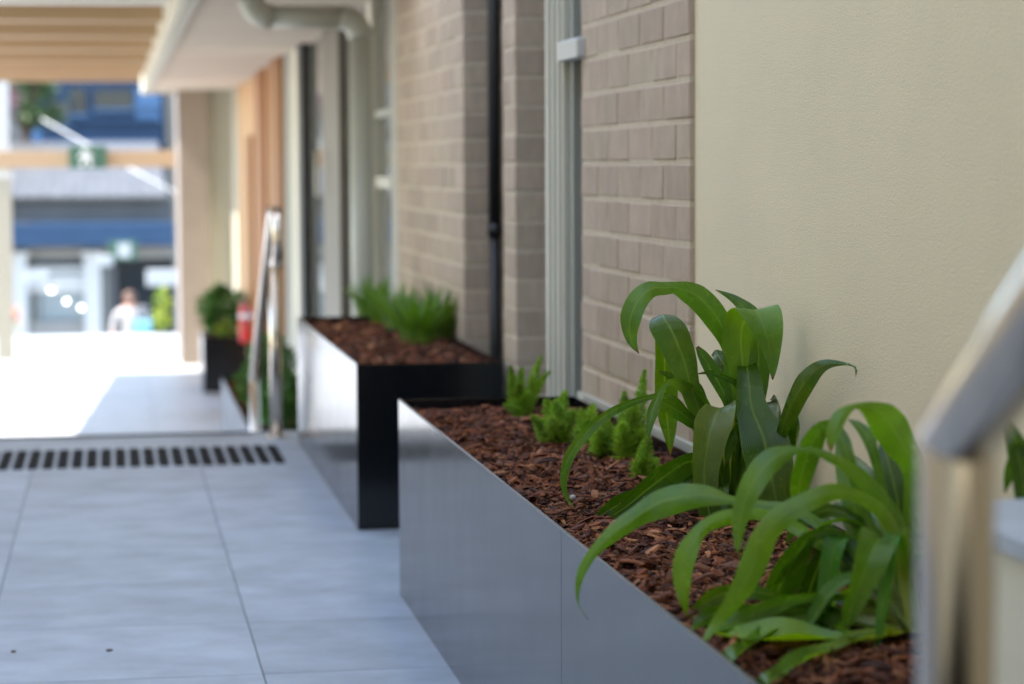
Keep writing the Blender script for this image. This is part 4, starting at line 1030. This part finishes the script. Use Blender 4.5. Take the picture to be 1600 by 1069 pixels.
# pale neighbour closing the background
nb = empty('pale_building', (-10, 60, STREET), 'pale building at the left of the blue one behind a tree', 'building')
box('wall', 'shop_wall', (-14, atY(47, 180, 60).x, 60, 66, STREET, 6), nb)
for k in range(3): box('window', 'window_dark', (-6.5+k*1.6, -5.6+k*1.6, 59.95, 60.02, .8, 2.0), nb)
nb2 = empty('brown_building', (4, 58, STREET), 'pinkish building at the right of the blue one', 'building')
box('wall', 'soffit', (atY(259, 180, 58).x, 9, 58, 64, STREET, 6), nb2)
for k in range(3): box('window', 'window_dark', (1.55+k*1.5, 2.3+k*1.5, 57.95, 58.02, 1.2, 2.4), nb2)

# blossoming street tree at left
tp = atY(44, 300, 50.0)
tr = empty('street_tree', (tp.x, 50, STREET), 'street tree with pink blossom at the left behind the tan beam', 'tree')
m = MB(); T0 = Vector((tp.x, 50, STREET)); top = atY(44, 200, 50)
m.tube([T0, T0.lerp(Vector((tp.x+.05, 50, top.z)), .5), Vector((tp.x-.03, 50, top.z))], [.16, .13, .09], 10)
for k in range(6):
    a = k*1.05; e = Vector((tp.x+.7*math.cos(a), 50+.7*math.sin(a), top.z+.5+.35*(k % 3)))
    m.tube([Vector((tp.x, 50, top.z-.1)), (Vector((tp.x, 50, top.z))+e)*.5+Vector((0,0,.1)), e], [.06, .04, .015], 7)
m.build('trunk', 'bark', tr, True)
rnd = random.Random(77)
crown = {'far_leaf': MB(), 'blossom': MB()}
for k in crown: crown[k].uv = []
for i in range(2600):
    cl = rnd.randrange(14); rc = random.Random(cl*13+5)
    cc = Vector((tp.x+rc.gauss(0,.38), 50+rc.gauss(0,.4), top.z+.25+rc.random()*1.5))
    c = cc+Vector((rnd.gauss(0,.16), rnd.gauss(0,.16), rnd.gauss(0,.14)))
    d = Vector((rnd.gauss(0,1), rnd.gauss(0,1), rnd.gauss(0,1))).normalized(); w = d.orthogonal().normalized()*.04
    mm = crown['blossom' if cl % 3 == 0 else 'far_leaf']; k = len(mm.v); L = .11
    mm.v += [c, c+d*L*.5+w, c+d*L, c+d*L*.5-w]; mm.f.append((k,k+1,k+2,k+3)); mm.uv += [(0,0)]*4
for k in crown: o = crown[k].build('crown', k, tr); o['kind'] = 'stuff'

# white cable running across the street
a = atY(66, 186, 34.0); b = atY(280, 304, 31.0)
m = MB(); m.tube([a, (a+b)*.5+Vector((0,0,-.015)), b], .011, 8)
tag(m.build('overhead_cable', 'far_white', None, True), 'white sunlit cable running diagonally behind the tan beam', 'cable')

# plants at the passage end
q = atZ(8, 545, LOW)
pot = empty('croton_plant', q, 'yellow green and orange leaved plant beside the left cream post', 'plant')
MB().lathe([(.07,0),(.10,.16),(.105,.18),(.09,.18)], q, 16).build('pot', 'terracotta', pot, True)
m1, m2 = MB(), MB(); m1.uv = []; m2.uv = []
rnd = random.Random(9)
for i in range(60):
    a = rnd.uniform(0, 6.28); d = Vector((math.cos(a), math.sin(a), rnd.uniform(.5, 2.2))).normalized(); c = q+Vector((0,0,.17))
    L = rnd.uniform(.18, .36); w = d.cross(Vector((0,0,1))).normalized()*.03; mm = m2 if (d.x > .2 and rnd.random() < .8) else m1
    k = len(mm.v); mm.v += [c, c+d*L*.5+w, c+d*L, c+d*L*.5-w]; mm.f.append((k,k+1,k+2,k+3)); mm.uv += [(0,0)]*4
m1.build('foliage', 'lime_leaf', pot); m2.build('foliage', 'orange_leaf', pot)
q = atY(254, 540, 28.2); bush((q.x, 28.2, LOW), .10, .55, 240, .07, 'narrow yellow green shrub beside the end pier', 61, ('lime_leaf', 'bush_leaf'))

# person on the footpath, back half turned, white top and dark trousers
def person():
    Yp = 36.0; hd = atY(203, 470, Yp); g = STREET+.004; Hh = hd.z+.115-g; k = Hh/1.70; X = hd.x
    t = empty('person', (X, Yp, g), 'person in white top and navy trousers holding a teal bag beyond the passage', 'person')
    V = [(0,0,.93),(0,0,1.12),(0.01,0,1.32),(.01,0,1.44),(0,0,1.52),(0,0,1.60),
         (.10,0,.90),(.11,.03,.50),(.10,.02,.09),(.11,-.10,.04), (-.10,0,.90),(-.10,-.06,.50),(-.11,.02,.09),(-.10,-.12,.04),
         (.19,0,1.40),(.26,-.02,1.14),(.24,-.14,.96),(.235,-.19,.90),(-.19,0,1.40),(-.25,-.03,1.14),(-.22,-.15,.97),(-.215,-.20,.91)]
    E_ = [(0,1),(1,2),(2,3),(3,4),(4,5),(0,6),(6,7),(7,8),(8,9),(0,10),(10,11),(11,12),(12,13),(3,14),(14,15),(15,16),(16,17),(3,18),(18,19),(19,20),(20,21)]
    rad = [.14,.13,.15,.10,.055,.085,.095,.062,.042,.035,.095,.062,.042,.035,.065,.048,.036,.03,.065,.048,.036,.03]
    me = bpy.data.meshes.new('body'); me.from_pydata([(x*k, y*k, z*k) for x, y, z in V], E_, [])
    o = link('body', me, t)
    sk = o.modifiers.new('skin', 'SKIN'); sk.use_smooth_shade = True
    for i, sv in enumerate(me.skin_vertices[0].data): sv.radius = (rad[i]*k, rad[i]*k); sv.use_root = (i == 0)
    ss = o.modifiers.new('sub', 'SUBSURF'); ss.levels = 1; ss.render_levels = 2
    dg = bpy.context.evaluated_depsgraph_get(); ev = bpy.data.meshes.new_from_object(o.evaluated_get(dg)); o.modifiers.clear(); o.data = ev
    for mn in ('skin', 'cloth_white', 'cloth_navy'): ev.materials.append(MATS[mn])
    for pl in ev.polygons:
        z = pl.center.z/k; x = abs(pl.center.x)/k
        pl.material_index = 2 if z < .93 and x < .2 else (1 if z < 1.47 and (z > 1.15 or x < .2) else 0)
        pl.use_smooth = True
    P = Vector((X, Yp, g)); hc = P+Vector((0, 0, 1.605*k))
    m = MB(); m.lathe([(.02,-.12),(.07,-.09),(.088,0),(.082,.06),(.05,.105),(.01,.118)], hc, 14); hdm = m.build('head', 'skin', t, True)
    m = MB(); m.lathe([(.075,-.09),(.098,-.02),(.098,.05),(.06,.112),(.01,.128)], hc+Vector((0,.012,.004)), 14); m.build('hair', 'hair', t, True)
    m = MB(); m.box(-.014,.014,-.105,-.08,-.03,.01); m.v = [v+hc for v in m.v]; m.build('nose', 'skin', hdm)
person()
q = atY(224, 511, 35.9)
bg = empty('shoulder_bag', q, 'pale and teal bag held beside the person in white', 'bag')
MB().prism([(q.x-.11, q.z-.13), (q.x+.11, q.z-.13), (q.x+.13, q.z+.1), (q.x-.13, q.z+.1)], 'y', 35.8, 35.92).build('pouch', 'cloth_teal', bg, bevel=.02)
MB().tube([(q.x-.1, 35.86, q.z+.1), (q.x-.06, 35.86, q.z+.3), (q.x+.06, 35.86, q.z+.3), (q.x+.1, 35.86, q.z+.1)], .012, 6).build('strap', 'cloth_white', bg)
